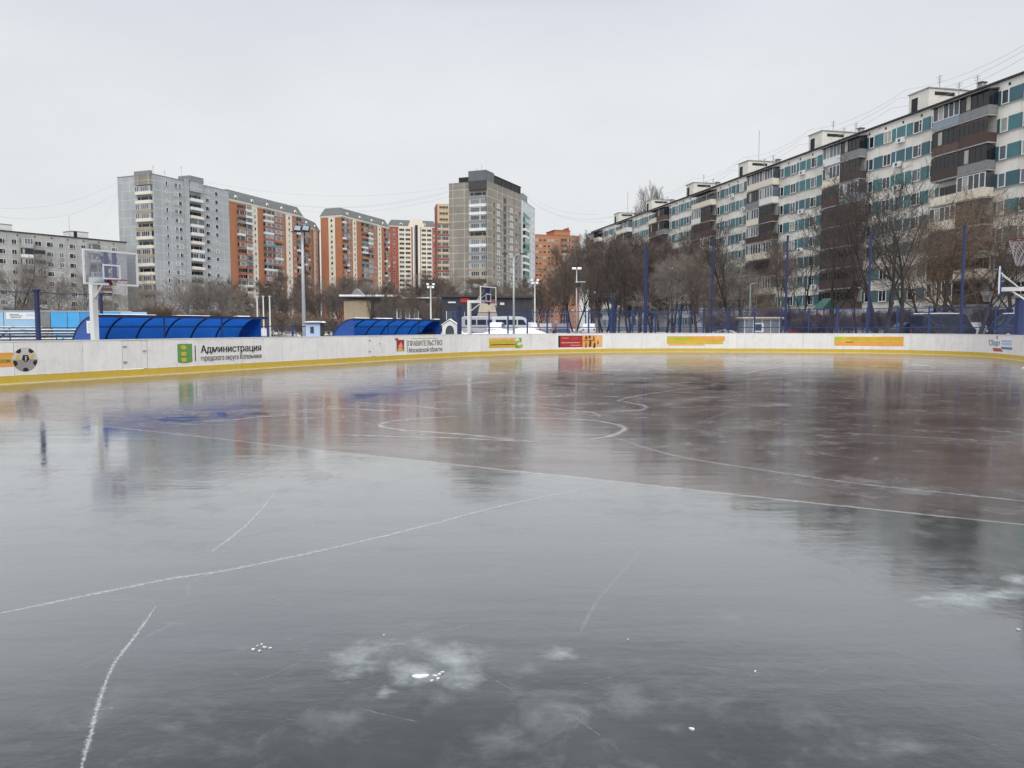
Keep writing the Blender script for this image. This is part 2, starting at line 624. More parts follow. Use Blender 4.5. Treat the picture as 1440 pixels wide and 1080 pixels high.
def build_ice():
    m, n, b, N, L = nt('wet_ice')
    tc = N.new('ShaderNodeTexCoord')
    O = tc.outputs['Object']
    def noise(scale, detail=6, rough=0.6, vec=None, dist=0.0):
        x = N.new('ShaderNodeTexNoise')
        x.inputs['Scale'].default_value = scale; x.inputs['Detail'].default_value = detail
        x.inputs['Roughness'].default_value = rough; x.inputs['Distortion'].default_value = dist
        L.new(vec if vec is not None else O, x.inputs['Vector'])
        return x.outputs['Fac']
    def ramp(src, stops):
        r = N.new('ShaderNodeValToRGB')
        e = r.color_ramp.elements
        e[0].position, e[0].color = stops[0][0], (*stops[0][1], 1)
        e[1].position, e[1].color = stops[-1][0], (*stops[-1][1], 1)
        for p, c in stops[1:-1]:
            q = e.new(p); q.color = (*c, 1)
        L.new(src, r.inputs['Fac'])
        return r.outputs['Color']
    def mix(f, a, c, mode='MIX'):
        x = N.new('ShaderNodeMixRGB'); x.blend_type = mode
        for k, v in (('Fac', f), ('Color1', a), ('Color2', c)):
            if isinstance(v, (int, float)):
                x.inputs[k].default_value = v
            elif isinstance(v, tuple):
                x.inputs[k].default_value = (*v, 1)
            else:
                L.new(v, x.inputs[k])
        return x.outputs['Color']
    def math_(op, a, c=None):
        x = N.new('ShaderNodeMath'); x.operation = op
        for i, v in enumerate((a, c)):
            if v is None:
                continue
            if isinstance(v, (int, float)):
                x.inputs[i].default_value = v
            else:
                L.new(v, x.inputs[i])
        return x.outputs[0]
    # streaked coordinates: skating and flooding run along the court's width
    mp = N.new('ShaderNodeMapping'); mp.inputs['Rotation'].default_value = (0, 0, math.radians(14)); mp.inputs['Scale'].default_value = (0.35, 1.6, 1)
    L.new(O, mp.inputs['Vector']); ST = mp.outputs['Vector']
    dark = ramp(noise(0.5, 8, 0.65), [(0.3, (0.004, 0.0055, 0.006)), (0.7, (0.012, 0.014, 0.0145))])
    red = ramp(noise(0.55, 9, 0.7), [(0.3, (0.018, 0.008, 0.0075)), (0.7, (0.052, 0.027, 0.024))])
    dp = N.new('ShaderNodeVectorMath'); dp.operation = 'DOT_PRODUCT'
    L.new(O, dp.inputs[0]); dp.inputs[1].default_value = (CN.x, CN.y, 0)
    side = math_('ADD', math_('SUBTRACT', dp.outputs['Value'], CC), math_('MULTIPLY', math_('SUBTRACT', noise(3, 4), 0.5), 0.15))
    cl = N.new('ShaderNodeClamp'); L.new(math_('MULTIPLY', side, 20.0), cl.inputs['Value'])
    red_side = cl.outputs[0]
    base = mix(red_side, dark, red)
    # milky film frozen onto the ice: large clouds, smaller blotches and a fine speckle
    cloud = ramp(noise(0.42, 10, 0.72, None, 0.3), [(0.46, (0, 0, 0)), (0.66, (1, 1, 1))])
    blotch = ramp(noise(2.6, 9, 0.72, None, 0.5), [(0.50, (0, 0, 0)), (0.68, (1, 1, 1))])
    speck = ramp(noise(17, 6, 0.7), [(0.54, (0, 0, 0)), (0.72, (1, 1, 1))])
    film = math_('ADD', math_('MULTIPLY', cloud, 0.22), math_('ADD', math_('MULTIPLY', math_('ADD', math_('MULTIPLY', blotch, cloud), math_('MULTIPLY', blotch, 0.35)), 0.6), math_('MULTIPLY', math_('MULTIPLY', speck, blotch), 0.35)))
    # scraped slush frozen in streaks, mostly on the red half
    frost = ramp(noise(1.0, 9, 0.72, ST, 0.6), [(0.50, (0, 0, 0)), (0.72, (1, 1, 1))])
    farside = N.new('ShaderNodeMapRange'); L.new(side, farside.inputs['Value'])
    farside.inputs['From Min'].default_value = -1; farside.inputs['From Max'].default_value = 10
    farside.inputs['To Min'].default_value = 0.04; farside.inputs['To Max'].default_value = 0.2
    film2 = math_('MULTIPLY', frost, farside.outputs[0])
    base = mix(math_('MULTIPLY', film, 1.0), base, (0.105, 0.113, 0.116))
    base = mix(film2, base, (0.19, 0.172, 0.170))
    L.new(base, b.inputs['Base Color'])
    allf = N.new('ShaderNodeClamp'); L.new(math_('ADD', film, film2), allf.inputs['Value']); allf = allf.outputs[0]
    rough = ramp(noise(0.8, 6, 0.65, ST), [(0.35, (0.07,) * 3), (0.6, (0.13,) * 3), (0.75, (0.24,) * 3)])
    L.new(math_('ADD', rough, math_('ADD', math_('MULTIPLY', allf, 0.22), math_('MULTIPLY', red_side, 0.08))), b.inputs['Roughness'])
    b.inputs['IOR'].default_value = 2.0
    b.inputs['Coat IOR'].default_value = 1.6
    # standing melt water gives the clear mirror; frozen film and the rougher red court dull it
    L.new(math_('MULTIPLY', math_('SUBTRACT', 1.0, math_('MULTIPLY', red_side, 0.42)), math_('SUBTRACT', 1.0, math_('MULTIPLY', allf, 0.7))), b.inputs['Coat Weight'])
    L.new(math_('MULTIPLY', math_('SUBTRACT', 0.5, math_('MULTIPLY', red_side, 0.27)), math_('SUBTRACT', 1.0, math_('MULTIPLY', allf, 0.6))), b.inputs['Specular IOR Level'])
    L.new(math_('ADD', ramp(noise(0.7, 5, 0.6, ST), [(0.35, (0.03,) * 3), (0.7, (0.10,) * 3)]), math_('MULTIPLY', allf, 0.16)), b.inputs['Coat Roughness'])
    h = math_('ADD', math_('ADD', noise(1.6, 4, 0.5, ST), math_('MULTIPLY', noise(14, 4, 0.6), 0.20)), math_('MULTIPLY', noise(60, 3, 0.6), 0.035))
    bu = N.new('ShaderNodeBump'); bu.inputs['Strength'].default_value = 0.10; bu.inputs['Distance'].default_value = 0.03
    L.new(h, bu.inputs['Height']); L.new(bu.outputs['Normal'], b.inputs['Normal']); L.new(bu.outputs['Normal'], b.inputs['Coat Normal'])
    M['wet_ice'] = m
    mb = MB()
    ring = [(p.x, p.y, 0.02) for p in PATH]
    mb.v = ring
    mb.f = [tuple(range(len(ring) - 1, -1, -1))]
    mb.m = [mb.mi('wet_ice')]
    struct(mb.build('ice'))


build_ice()


# ---- frost marks and frozen court lines lying in the ice
def frost_mat(name, rgb, opac, nscale, thr=0.35, gain=3.0, rough=0.35, nk=1.0, coat=0.8):
    m, n, b, N, L = nt(name)
    tc = N.new('ShaderNodeTexCoord')
    sp = N.new('ShaderNodeSeparateXYZ'); L.new(tc.outputs['UV'], sp.inputs[0])
    no = N.new('ShaderNodeTexNoise'); no.inputs['Scale'].default_value = nscale; no.inputs['Detail'].default_value = 8; no.inputs['Roughness'].default_value = 0.7
    L.new(tc.outputs['Object'], no.inputs['Vector'])
    def mth(op, a, c):
        x = N.new('ShaderNodeMath'); x.operation = op
        for i, v in enumerate((a, c)):
            if isinstance(v, (int, float)): x.inputs[i].default_value = v
            else: L.new(v, x.inputs[i])
        return x
    a = mth('ADD', sp.outputs['Y'], mth('MULTIPLY', mth('SUBTRACT', no.outputs['Fac'], 0.5).outputs[0], 2.2 * nk).outputs[0])
    c = mth('MULTIPLY', mth('SUBTRACT', a.outputs[0], thr).outputs[0], gain)
    c.use_clamp = True
    e = mth('MULTIPLY', sp.outputs['Y'], 5.0); e.use_clamp = True
    f = mth('MULTIPLY', mth('MULTIPLY', c.outputs[0], opac).outputs[0], e.outputs[0])
    tr = N.new('ShaderNodeBsdfTransparent')
    ms = N.new('ShaderNodeMixShader')
    L.new(f.outputs[0], ms.inputs['Fac']); L.new(tr.outputs[0], ms.inputs[1]); L.new(b.outputs[0], ms.inputs[2])
    L.new(ms.outputs[0], N['Material Output'].inputs['Surface'])
    b.inputs['Base Color'].default_value = (*rgb, 1)
    b.inputs['Roughness'].default_value = rough
    b.inputs['IOR'].default_value = 1.4
    b.inputs['Coat Weight'].default_value = coat
    b.inputs['Coat Roughness'].default_value = 0.12
    M[name] = m


frost_mat('scratch_frost', (0.30, 0.315, 0.32), 0.85, 70, 0.36, 1.3, nk=1.4)
frost_mat('hair_scratch', (0.34, 0.355, 0.36), 0.30, 60, 0.42, 1.0, nk=1.4)
frost_mat('bright_frost', (0.30, 0.33, 0.33), 0.85, 4.0, 0.30, 1.0, 0.4, 1.0, 0.5)
frost_mat('line_paint', (0.27, 0.26, 0.26), 0.8, 9, 0.28, 2.4, 0.2)
frost_mat('crack_frost', (0.31, 0.29, 0.29), 0.85, 5, 0.35, 1.6, 0.3)
frost_mat('bloom_frost', (0.21, 0.23, 0.23), 0.42, 4.5, 0.32, 0.9, 0.4, 1.0)
frost_mat('grain_frost', (0.24, 0.235, 0.235), 0.36, 9, 0.55, 3.5, 0.4, 1.0)
frost_mat('slush_frost', (0.28, 0.262, 0.265), 0.6, 2.2, 0.45, 1.6, 0.4, 1.0)
frost_mat('ice_puddle', (0.030, 0.022, 0.026), 0.9, 1.2, 0.5, 4, 0.03)
mat('ice_chip', (0.42, 0.44, 0.45), 0.4, 0.05, 10)
_zi = [0.0204]


def strip(pix, width, m, name='frost_mark', wpx=None, sub=8):
    """a band lying on the ice along a line given by its bends; width in metres"""
    pts = [ground(*p) for p in pix]
    if len(pts) > 2:
        q = [pts[0] * 2 - pts[1]] + pts + [pts[-1] * 2 - pts[-2]]
        L_ = []
        for i in range(1, len(q) - 2):
            p0, p1, p2, p3 = q[i - 1:i + 3]
            for k in range(sub):
                t = k / sub
                L_.append(0.5 * ((2 * p1) + (p2 - p0) * t + (2 * p0 - 5 * p1 + 4 * p2 - p3) * t * t + (3 * p1 - p0 - 3 * p2 + p3) * t ** 3))
        L_.append(pts[-1])
        pts = L_
    else:
        a, b_ = pts
        n = 24
        pts = [a.lerp(b_, i / n) for i in range(n + 1)]
    mb = MB()
    mb.uv = []
    z = _zi[0]
    _zi[0] += 0.00001
    dist = 0
    for i, p in enumerate(pts):
        d = pts[min(i + 1, len(pts) - 1)] - pts[max(i - 1, 0)]
        nrm = Vector((-d.y, d.x, 0)).normalized()
        if i:
            dist += (p - pts[i - 1]).length
        w = width * random.uniform(0.8, 1.2) * (0.35 + 0.65 * min(1, 8 * min(i, len(pts) - 1 - i) / len(pts)))
        for k, e in ((-1, 0.0), (0, 1.0), (1, 0.0)):
            qv = p + nrm * (k * w)
            mb.v.append((qv.x, qv.y, z))
            mb.uv.append((dist, e))
    for i in range(len(pts) - 1):
        for k in range(2):
            mb.f.append((i * 3 + k, (i + 1) * 3 + k, (i + 1) * 3 + k + 1, i * 3 + k + 1))
            mb.m.append(mb.mi(m))
    struct(mb.build(name))


def patch(px, py, rx, ry, m, name='frost_patch', rot=0.0):
    """an irregular patch on the ice, rx / ry in pixels of the survey"""
    c = ground(px, py)
    e1 = (ground(px + rx, py) - c)
    e2 = (ground(px, py - ry) - c)
    mb = MB()
    mb.uv = []
    z = _zi[0]
    _zi[0] += 0.00001
    mb.v.append((c.x, c.y, z)); mb.uv.append((0, 1.0))
    n = 28
    ph = [random.uniform(0, 6.28) for _ in range(4)]
    for ring in (0.5, 1.0):
        for k in range(n):
            a = 2 * math.pi * k / n
            r = ring * (1 + 0.18 * math.sin(2 * a + ph[0]) + 0.14 * math.sin(3 * a + ph[1]) + 0.1 * math.sin(5 * a + ph[2]))
            q = c + e1 * (r * math.cos(a)) + e2 * (r * math.sin(a))
            mb.v.append((q.x, q.y, z)); mb.uv.append((0, 1 - ring))
    for k in range(n):
        k2 = (k + 1) % n
        mb.f.append((0, 1 + k, 1 + k2)); mb.m.append(mb.mi(m))
        mb.f.append((1 + k, 1 + n + k, 1 + n + k2, 1 + k2)); mb.m.append(mb.mi(m))
    struct(mb.build(name))


# painted court lines under the ice
strip([(-60, 578), (200, 605), (430, 631), (860, 677), (1150, 708), (1500, 744)], 0.05, 'line_paint', 'court_line', sub=14)
strip([(850, 610), (900, 627), (960, 643), (1060, 659), (1200, 679), (1330, 693), (1500, 711)], 0.045, 'line_paint', 'court_line')
strip([(930, 597), (1100, 605), (1300, 615), (1500, 627)], 0.05, 'line_paint', 'court_line')
strip([(470, 611), (560, 614), (640, 616), (750, 621)], 0.10, 'crack_frost', 'court_line')
strip([(750, 621), (640, 610), (560, 604), (535, 597), (570, 590), (650, 585)], 0.14, 'crack_frost', 'court_line')
strip([(1500, 610), (1390, 605), (1310, 600), (1288, 592), (1310, 586), (1400, 583), (1500, 582)], 0.06, 'hair_scratch', 'court_line')
# wandering skate grooves
strip([(730, 569), (810, 578), (860, 579), (902, 576), (907, 571), (885, 566), (870, 563), (900, 556), (960, 547)], 0.13, 'crack_frost')
strip([(740, 543), (800, 542), (880, 541), (940, 540), (975, 537)], 0.16, 'crack_frost')
strip([(705, 588), (760, 588), (830, 591), (870, 598), (878, 604), (862, 612), (830, 618)], 0.12, 'crack_frost')
strip([(980, 597), (1010, 584), (1050, 572)], 0.07, 'hair_scratch')
strip([(1010, 563), (1040, 562)], 0.15, 'crack_frost')
strip([(700, 556), (760, 558), (820, 555)], 0.2, 'crack_frost')
strip([(720, 568), (770, 569), (800, 571)], 0.18, 'crack_frost')
strip([(780, 582), (830, 580), (845, 586)], 0.09, 'crack_frost')
strip([(1040, 526), (1090, 517), (1140, 513)], 0.3, 'crack_frost')
strip([(500, 566), (580, 571), (620, 575)], 0.2, 'crack_frost')
strip([(270, 593), (320, 591), (370, 586), (430, 583)], 0.16, 'crack_frost')
strip([(420, 577), (480, 575), (560, 578)], 0.18, 'crack_frost')
strip([(560, 549), (640, 541), (700, 537)], 0.3, 'crack_frost')
# long scratches close by
strip([(-40, 871), (120, 838), (240, 814), (330, 800), (480, 768), (600, 739), (720, 708), (860, 681)], 0.05, 'scratch_frost')
strip([(390, 690), (350, 735), (297, 777)], 0.035, 'scratch_frost')
strip([(219, 853), (190, 895), (160, 935), (140, 985), (127, 1035), (112, 1090)], 0.020, 'scratch_frost')
strip([(910, 765), (870, 810), (838, 848), (816, 890)], 0.022, 'hair_scratch')
strip([(196, 901), (225, 886), (250, 874)], 0.02, 'hair_scratch')
strip([(345, 797), (305, 805), (268, 820), (266, 840)], 0.022, 'hair_scratch')
for (a, b_) in (((405, 754), (447, 748)), ((420, 809), (470, 798)), ((160, 845), (190, 842)), ((165, 858), (185, 855)), ((270, 836), (300, 832)), ((228, 876), (262, 878)), ((140, 997), (160, 996))):
    strip([a, b_], 0.022, 'hair_scratch')
for i in range(60):
    x, y = random.uniform(0, 1440), random.uniform(640, 1040)
    a_ = random.gauss(0.0, 0.55)
    dx = random.uniform(12, 90) * (0.4 + (y - 600) / 400)
    yb = max(600, y - math.sin(a_) * dx * 0.7)
    strip([(x, y), (x + dx * 0.5, (y + yb) / 2 + random.uniform(-3, 3)), (x + dx, yb)], random.uniform(0.003, 0.009), 'hair_scratch')
# cloudy blooms
for (x, y, a, b_) in ((505, 927, 70, 28), (640, 928, 75, 34), (575, 945, 60, 20), (540, 975, 24, 13), (430, 917, 20, 9), (690, 915, 34, 14), (790, 920, 30, 14), (742, 941, 22, 10), (725, 977, 20, 12), (620, 985, 40, 16), (480, 1010, 60, 26), (945, 1026, 32, 13), (240, 1024, 36, 12), (960, 985, 46, 18), (1010, 990, 40, 16), (1030, 870, 34, 11), (1350, 842, 84, 17), (1420, 833, 60, 14), (1340, 843, 60, 9), (1395, 838, 50, 9), (1300, 842, 34, 6), (1432, 815, 34, 9), (1420, 812, 40, 12), (340, 913, 26, 7), (880, 985, 60, 26), (590, 880, 40, 10), (700, 1040, 70, 22), (1280, 1050, 50, 16), (820, 1000, 30, 14), (1150, 760, 60, 10), (900, 720, 70, 12), (560, 770, 40, 7)):
    patch(x, y, a * 1.15, b_ * 1.25, 'bright_frost' if (x, y) in ((505, 927), (640, 928), (575, 945), (1350, 842), (1420, 833), (1340, 843), (1395, 838), (1300, 842), (1432, 815), (540, 975), (790, 920)) else 'bloom_frost')
# open water and dark wet hollows
for (x, y, a, b_) in ((315, 584, 26, 5), (360, 582, 36, 3), (520, 556, 60, 6), (250, 590, 70, 8), (880, 521, 80, 4), (960, 527, 90, 5), (1290, 513, 50, 3), (1240, 515, 40, 3), (1010, 545, 70, 7)):
    patch(x, y, a, b_, 'ice_puddle', 'water_puddle')

for (x, y, a, b_) in ((330, 655, 130, 26), (200, 672, 90, 20), (440, 668, 70, 20), (60, 662, 70, 16), (1105, 622, 110, 12), (1000, 610, 60, 12), (1290, 690, 90, 10), (690, 632, 60, 14), (640, 640, 90, 14), (1060, 600, 70, 8)):
    patch(x, y, a, b_, 'grain_frost')
rs_ = random.Random(3)
for i in range(60):
    x = rs_.uniform(440, 1180)
    y = rs_.uniform(512, 585) - 14 * (x > 900)
    patch(x, y, rs_.uniform(26, 95), rs_.uniform(2.0, 5.5), 'slush_frost')
for i in range(26):
    x = rs_.uniform(60, 520)
    patch(x, rs_.uniform(566, 600), rs_.uniform(20, 60), rs_.uniform(1.5, 4), 'slush_frost')
for i in range(14):
    x = rs_.uniform(520, 1080)
    patch(x, rs_.uniform(514, 560), rs_.uniform(20, 60), rs_.uniform(1.2, 3), 'ice_puddle', 'water_puddle')


def chips():
    k = 0
    for (px, py, r) in ((591, 952, 0.024), (612, 951, 0.008), (616, 955, 0.007), (618, 949, 0.007), (622, 946, 0.006), (607, 958, 0.006), (356, 914, 0.008), (365, 916, 0.006), (372, 911, 0.007), (368, 907, 0.005), (380, 912, 0.006), (362, 909, 0.004), (973, 1026, 0.008), (1062, 945, 0.005), (883, 900, 0.004), (540, 894, 0.004), (1432, 886, 0.007)):
        c = ground(px, py)
        mb = MB()
        n = 12
        ph = random.uniform(0, 6)
        prof = []
        for i in range(n):
            a = 2 * math.pi * i / n
            q = r * (1 + 0.25 * math.sin(2 * a + ph) + 0.12 * math.sin(3 * a))
            prof.append((q * math.cos(a) * 1.35, q * math.sin(a)))
        mb.prism(prof, 0.0, max(0.0055, r * 0.25), 'ice_chip', 'z')
        o = mb.build('ice_chip', loc=(c.x, c.y, 0.0201))
        k += 1
        if r > 0.02:
            tag(o, 'largest white flake of ice lying on the dark ice near the camera', 'ice chip', 'ice chips on the rink')
        elif px < 400:
            tag(o, 'tiny white ice chip in the tight cluster left of the large flake', 'ice chip', 'ice chips clustered on the left')
        elif 600 < px < 630:
            tag(o, 'tiny white ice crumb right beside the largest ice flake', 'ice chip', 'ice crumbs beside the large flake')
        else:
            tag(o, {973: 'small pale ice sliver lying nearest the bottom edge of the ice', 1062: 'single tiny ice speck between the camera and the court line on the right', 883: 'tiny ice speck just below the faint curved scratch', 540: 'tiny ice speck above the cloudy frost bloom', 1432: 'small ice sliver at the right edge below the pale frost streak'}[px], 'ice chip', 'ice chips on the rink')


chips()


# ------------------------------------------------------------------ rink boards
def obj_tint(name, rgb, amt=0.06, rough=0.4):
    """board plastic: a small tone step from panel to panel, scuffs, puck marks and grime"""
    m = mat(name, rgb, rough, 0.05, 1.3, dirt=(0.42, 0.41, 0.39), dirt_amt=0.35)
    n = m.node_tree; N, L = n.nodes, n.links
    b = N['Principled BSDF']
    src = b.inputs['Base Color'].links[0].from_socket
    oi = N.new('ShaderNodeObjectInfo')
    mr = N.new('ShaderNodeMapRange')
    mr.inputs['To Min'].default_value = 1 - amt; mr.inputs['To Max'].default_value = 1 + amt * 0.4
    L.new(oi.outputs['Random'], mr.inputs['Value'])
    mu = N.new('ShaderNodeMixRGB'); mu.blend_type = 'MULTIPLY'; mu.inputs['Fac'].default_value = 1
    L.new(src, mu.inputs['Color1']); L.new(mr.outputs[0], mu.inputs['Color2'])
    # thin vertical runs of dirt
    tc = N.new('ShaderNodeTexCoord'); mp = N.new('ShaderNodeMapping'); mp.inputs['Scale'].default_value = (5, 5, 0.5)
    no = N.new('ShaderNodeTexNoise'); no.inputs['Scale'].default_value = 1.5; no.inputs['Detail'].default_value = 6
    L.new(tc.outputs['Object'], mp.inputs['Vector']); L.new(mp.outputs['Vector'], no.inputs['Vector'])
    r = N.new('ShaderNodeValToRGB')
    r.color_ramp.elements[0].position = 0.45; r.color_ramp.elements[0].color = (1, 1, 1, 1)
    r.color_ramp.elements[1].position = 0.8; r.color_ramp.elements[1].color = (0.90, 0.895, 0.88, 1)
    L.new(no.outputs['Fac'], r.inputs['Fac'])
    m2 = N.new('ShaderNodeMixRGB'); m2.blend_type = 'MULTIPLY'; m2.inputs['Fac'].default_value = 1
    L.new(mu.outputs['Color'], m2.inputs['Color1']); L.new(r.outputs['Color'], m2.inputs['Color2'])
    L.new(m2.outputs['Color'], b.inputs['Base Color'])


obj_tint('board_white', (0.80, 0.80, 0.785))
obj_tint('kick_yellow', (0.62, 0.44, 0.065), 0.05)
mat('kick_edge', (0.72, 0.66, 0.46), 0.5, 0.1, 4)


def sheet(s0, s1, z0, z1, off0, off1, m, mb, n=None):
    """a slab bent along the boards between arc lengths s0..s1, heights z0..z1 and depths off0..off1 (inward positive)"""
    n = n or max(1, int((s1 - s0) / 0.12))
    vs = []
    for i in range(n + 1):
        s = s0 + (s1 - s0) * i / n
        for z, o in ((z0, off1), (z1, off1), (z1, off0), (z0, off0)):
            vs.append(bp(s, z, o))
    fs = []
    for i in range(n):
        a, c = i * 4, (i + 1) * 4
        for k in range(4):
            k2 = (k + 1) % 4
            fs.append((a + k, c + k, c + k2, a + k2))
    fs.append((0, 1, 2, 3)); fs.append((n * 4 + 3, n * 4 + 2, n * 4 + 1, n * 4))
    mb.add(vs, fs, m)


BOARDS = thing('rink_boards', 'white hockey boards with yellow kick plate ringing the wet ice', 'rink boards')
gates = [(s_px(172.5), s_px(207)), (s_px(518), s_px(536.5))]
cuts = []
s = 0.3
while s < PLEN - 0.3:
    for g0, g1 in gates:
        if s < g0 < s + 2.0:
            cuts.append((s, g0, 'panel')); cuts.append((g0, g1, 'gate')); s = g1
            break
    else:
        cuts.append((s, s + 2.0, 'panel')); s += 2.0
for s0, s1, nm in cuts:
    if nm == 'panel' and s1 - s0 < 0.05:
        continue
    mb = MB()
    if nm == 'panel':
        sheet(s0 + 0.006, s1 - 0.006, 0.26, BH, -BT, 0.0, 'board_white', mb)
        mb.build('panel', BOARDS)
    else:
        sheet(s0 + 0.012, s1 - 0.012, 0.268, BH - 0.004, -BT, -0.006, 'board_white', mb)
        o = mb.build('gate', BOARDS)
        o['label'] = 'narrow player gate cut into the white boards'
        e = MB()
        p0, p1 = bp(s1 - 0.12, 0.75, -0.003), bp(s1 - 0.12, 0.75, 0.05)
        for zz in (0.5, 1.0):
            e.bar(bp(s0 + 0.03, zz, 0.0), bp(s0 + 0.16, zz, 0.0), 0.02, 0.05, 'steel_grey')
        e.bar(bp(s1 - 0.16, 0.85, 0.01), bp(s1 - 0.06, 0.85, 0.01), 0.02, 0.03, 'steel_grey')
        e.build('hinge', o)
mb = MB(); sheet(0.2, PLEN - 0.2, 0.045, 0.255, -BT, 0.012, 'kick_yellow', mb); mb.build('kick_plate', BOARDS)
mb = MB(); sheet(0.2, PLEN - 0.2, 0.0, 0.043, -BT, 0.03, 'kick_edge', mb); mb.build('kick_edge', BOARDS)
mb = MB(); sheet(0.2, PLEN - 0.2, BH + 0.002, BH + 0.032, -BT - 0.02, 0.008, 'frame_white', mb); mb.build('top_rail', BOARDS)
mb = MB()
s = 0.5
while s < PLEN - 0.5:      # steel frame behind the panels
    mb.bar(bp(s, 0.0, -0.14), bp(s, BH - 0.02, -0.14), 0.06, 0.06, 'rail_navy')
    s += 2.0
sheet(0.2, PLEN - 0.2, 0.55, 0.60, -0.17, -0.11, 'rail_navy', mb)
mb.build('back_frame', BOARDS)


# ------------------------------------------------------------------ advertisements on the boards
mat('ad_orange', lin(226, 160, 84), 0.5, 0.08, 3)
mat('ad_yellow', lin(206, 178, 62), 0.5, 0.12, 2)
mat('ad_deep_yellow', lin(212, 168, 64), 0.5, 0.12, 2)
mat('ad_peach', lin(224, 176, 124), 0.5, 0.1, 2)
mat('ad_lime', lin(170, 184, 70), 0.5, 0.15, 2)
mat('ad_leaf', lin(120, 154, 84), 0.5, 0.15, 3)
mat('ad_flag_green', lin(96, 150, 84), 0.5, 0.06, 3)
mat('ad_gold', lin(214, 178, 74), 0.5, 0.1, 6)
mat('ad_ink', lin(38, 38, 40), 0.5, 0.2, 6)
mat('ad_ink_soft', lin(92, 88, 86), 0.5, 0.2, 6)
mat('ad_ball', lin(196, 194, 190), 0.5, 0.12, 4)
mat('ad_ball_grey', lin(150, 146, 146), 0.5, 0.15, 6)
mat('ad_red', lin(164, 52, 52), 0.5, 0.15, 3)
mat('ad_shield', lin(150, 50, 52), 0.5, 0.15, 5)
mat('ad_pink', lin(216, 150, 146), 0.5, 0.1, 3)
mat('ad_white', (0.7, 0.7, 0.7), 0.5, 0.05, 3)
mat('ad_blue', lin(74, 128, 176), 0.5, 0.1, 3)
mat('ad_pale_blue', lin(168, 186, 220), 0.5, 0.08, 3)
mat('ad_crimson', lin(176, 70, 74), 0.5, 0.1, 3)
mat('ad_olive', lin(76, 62, 38), 0.5, 0.25, 6)
_txt = {}


def text_mesh(body, bold=0.03):
    """letter outlines filled letter by letter"""
    cu = bpy.data.curves.new('t', 'FONT')
    cu.body = body
    cu.size = 1
    cu.offset = 0.0
    cu.resolution_u = 4
    cu.fill_mode = 'NONE'
    o = bpy.data.objects.new('t', cu)
    COL.objects.link(o)
    bpy.context.view_layer.update()
    me = o.evaluated_get(bpy.context.evaluated_depsgraph_get()).to_mesh()
    co = [v.co.copy() for v in me.vertices]
    nb = {}
    for e in me.edges:
        i, j = e.vertices
        nb.setdefault(i, []).append(j); nb.setdefault(j, []).append(i)
    seen, loops = set(), []
    for i in nb:
        if i in seen:
            continue
        lp_, cur, prev = [], i, None
        while cur not in seen:
            seen.add(cur)
            lp_.append(co[cur])
            nx = [k for k in nb[cur] if k != prev and k not in seen]
            prev = cur
            if not nx:
                break
            cur = nx[0]
        if len(lp_) > 2:
            loops.append(lp_)
    bpy.data.objects.remove(o)
    bpy.data.curves.remove(cu)
    bb = [(min(p.x for p in l), max(p.x for p in l), min(p.y for p in l), max(p.y for p in l)) for l in loops]

    def inside(i, j):
        return bb[i][0] > bb[j][0] and bb[i][1] < bb[j][1] and bb[i][2] > bb[j][2] and bb[i][3] < bb[j][3]
    vs, fs = [], []
    for j, l in enumerate(loops):
        if any(inside(j, k) for k in range(len(loops)) if k != j):
            continue
        grp = [l] + [loops[i] for i in range(len(loops)) if i != j and inside(i, j)]
        base = len(vs)
        tris = tessellate_polygon([[Vector((p.x, p.y, 0)) for p in g_] for g_ in grp])
        vs += [p for g_ in grp for p in g_]
        fs += [tuple(base + i for i in t) for t in tris]
    if bold:      # a second, slightly shifted print thickens the strokes
        n0 = len(vs)
        f0 = list(fs)
        vs = vs + [v + Vector((bold * 1.2, 0, 0)) for v in vs]
        fs = f0 + [tuple(i + n0 for i in f) for f in f0]
    x0, x1 = min(v.x for v in vs), max(v.x for v in vs)
    y0, y1 = min(v.y for v in vs), max(v.y for v in vs)
    return [((v.x - x0) / (x1 - x0), (v.y - y0) / (y1 - y0), 0.0 if not bold or i < len(vs) // 2 else 1.0) for i, v in enumerate(vs)], fs


class Ad:
    """flat print on the boards: shapes in pixel-surveyed boxes turned into arc length and height"""
    def __init__(s):
        s.mb = MB()

    def S(s, px):
        return s_px(px)

    def rect(s, x0, x1, y0, y1, m, off=0.002):
        a, b = s.S(x0), s.S(x1)
        zt, zb = z_px((a + b) / 2, y0), z_px((a + b) / 2, y1)
        s.rect_m(a, b, zb, zt, m, off)

    def rect_m(s, a, b, zb, zt, m, off):
        n = max(1, int((b - a) / 0.12))
        vs = []
        for i in range(n + 1):
            q = a + (b - a) * i / n
            vs += [bp(q, zb, off), bp(q, zt, off)]
        s.mb.add(vs, [(2 * i, 2 * i + 2, 2 * i + 3, 2 * i + 1) for i in range(n)], m)

    def poly(s, pts, m, off=0.004):
        s.mb.add([bp(a, z, off) for a, z in pts], [tuple(range(len(pts)))], m)

    def text(s, body, x0, x1, y0, y1, m, off=0.008, bold=0.03):
        vs, fs = text_mesh(body, bold)
        a, b = s.S(x0), s.S(x1)
        zt, zb = z_px((a + b) / 2, y0), z_px((a + b) / 2, y1)
        s.mb.add([bp(a + (b - a) * x, zb + (zt - zb) * y, off + 0.001 * k) for x, y, k in vs], fs, m)

    def done(s, label):
        o = s.mb.build('advertisement', BOARDS)
        o['label'] = label
        return o


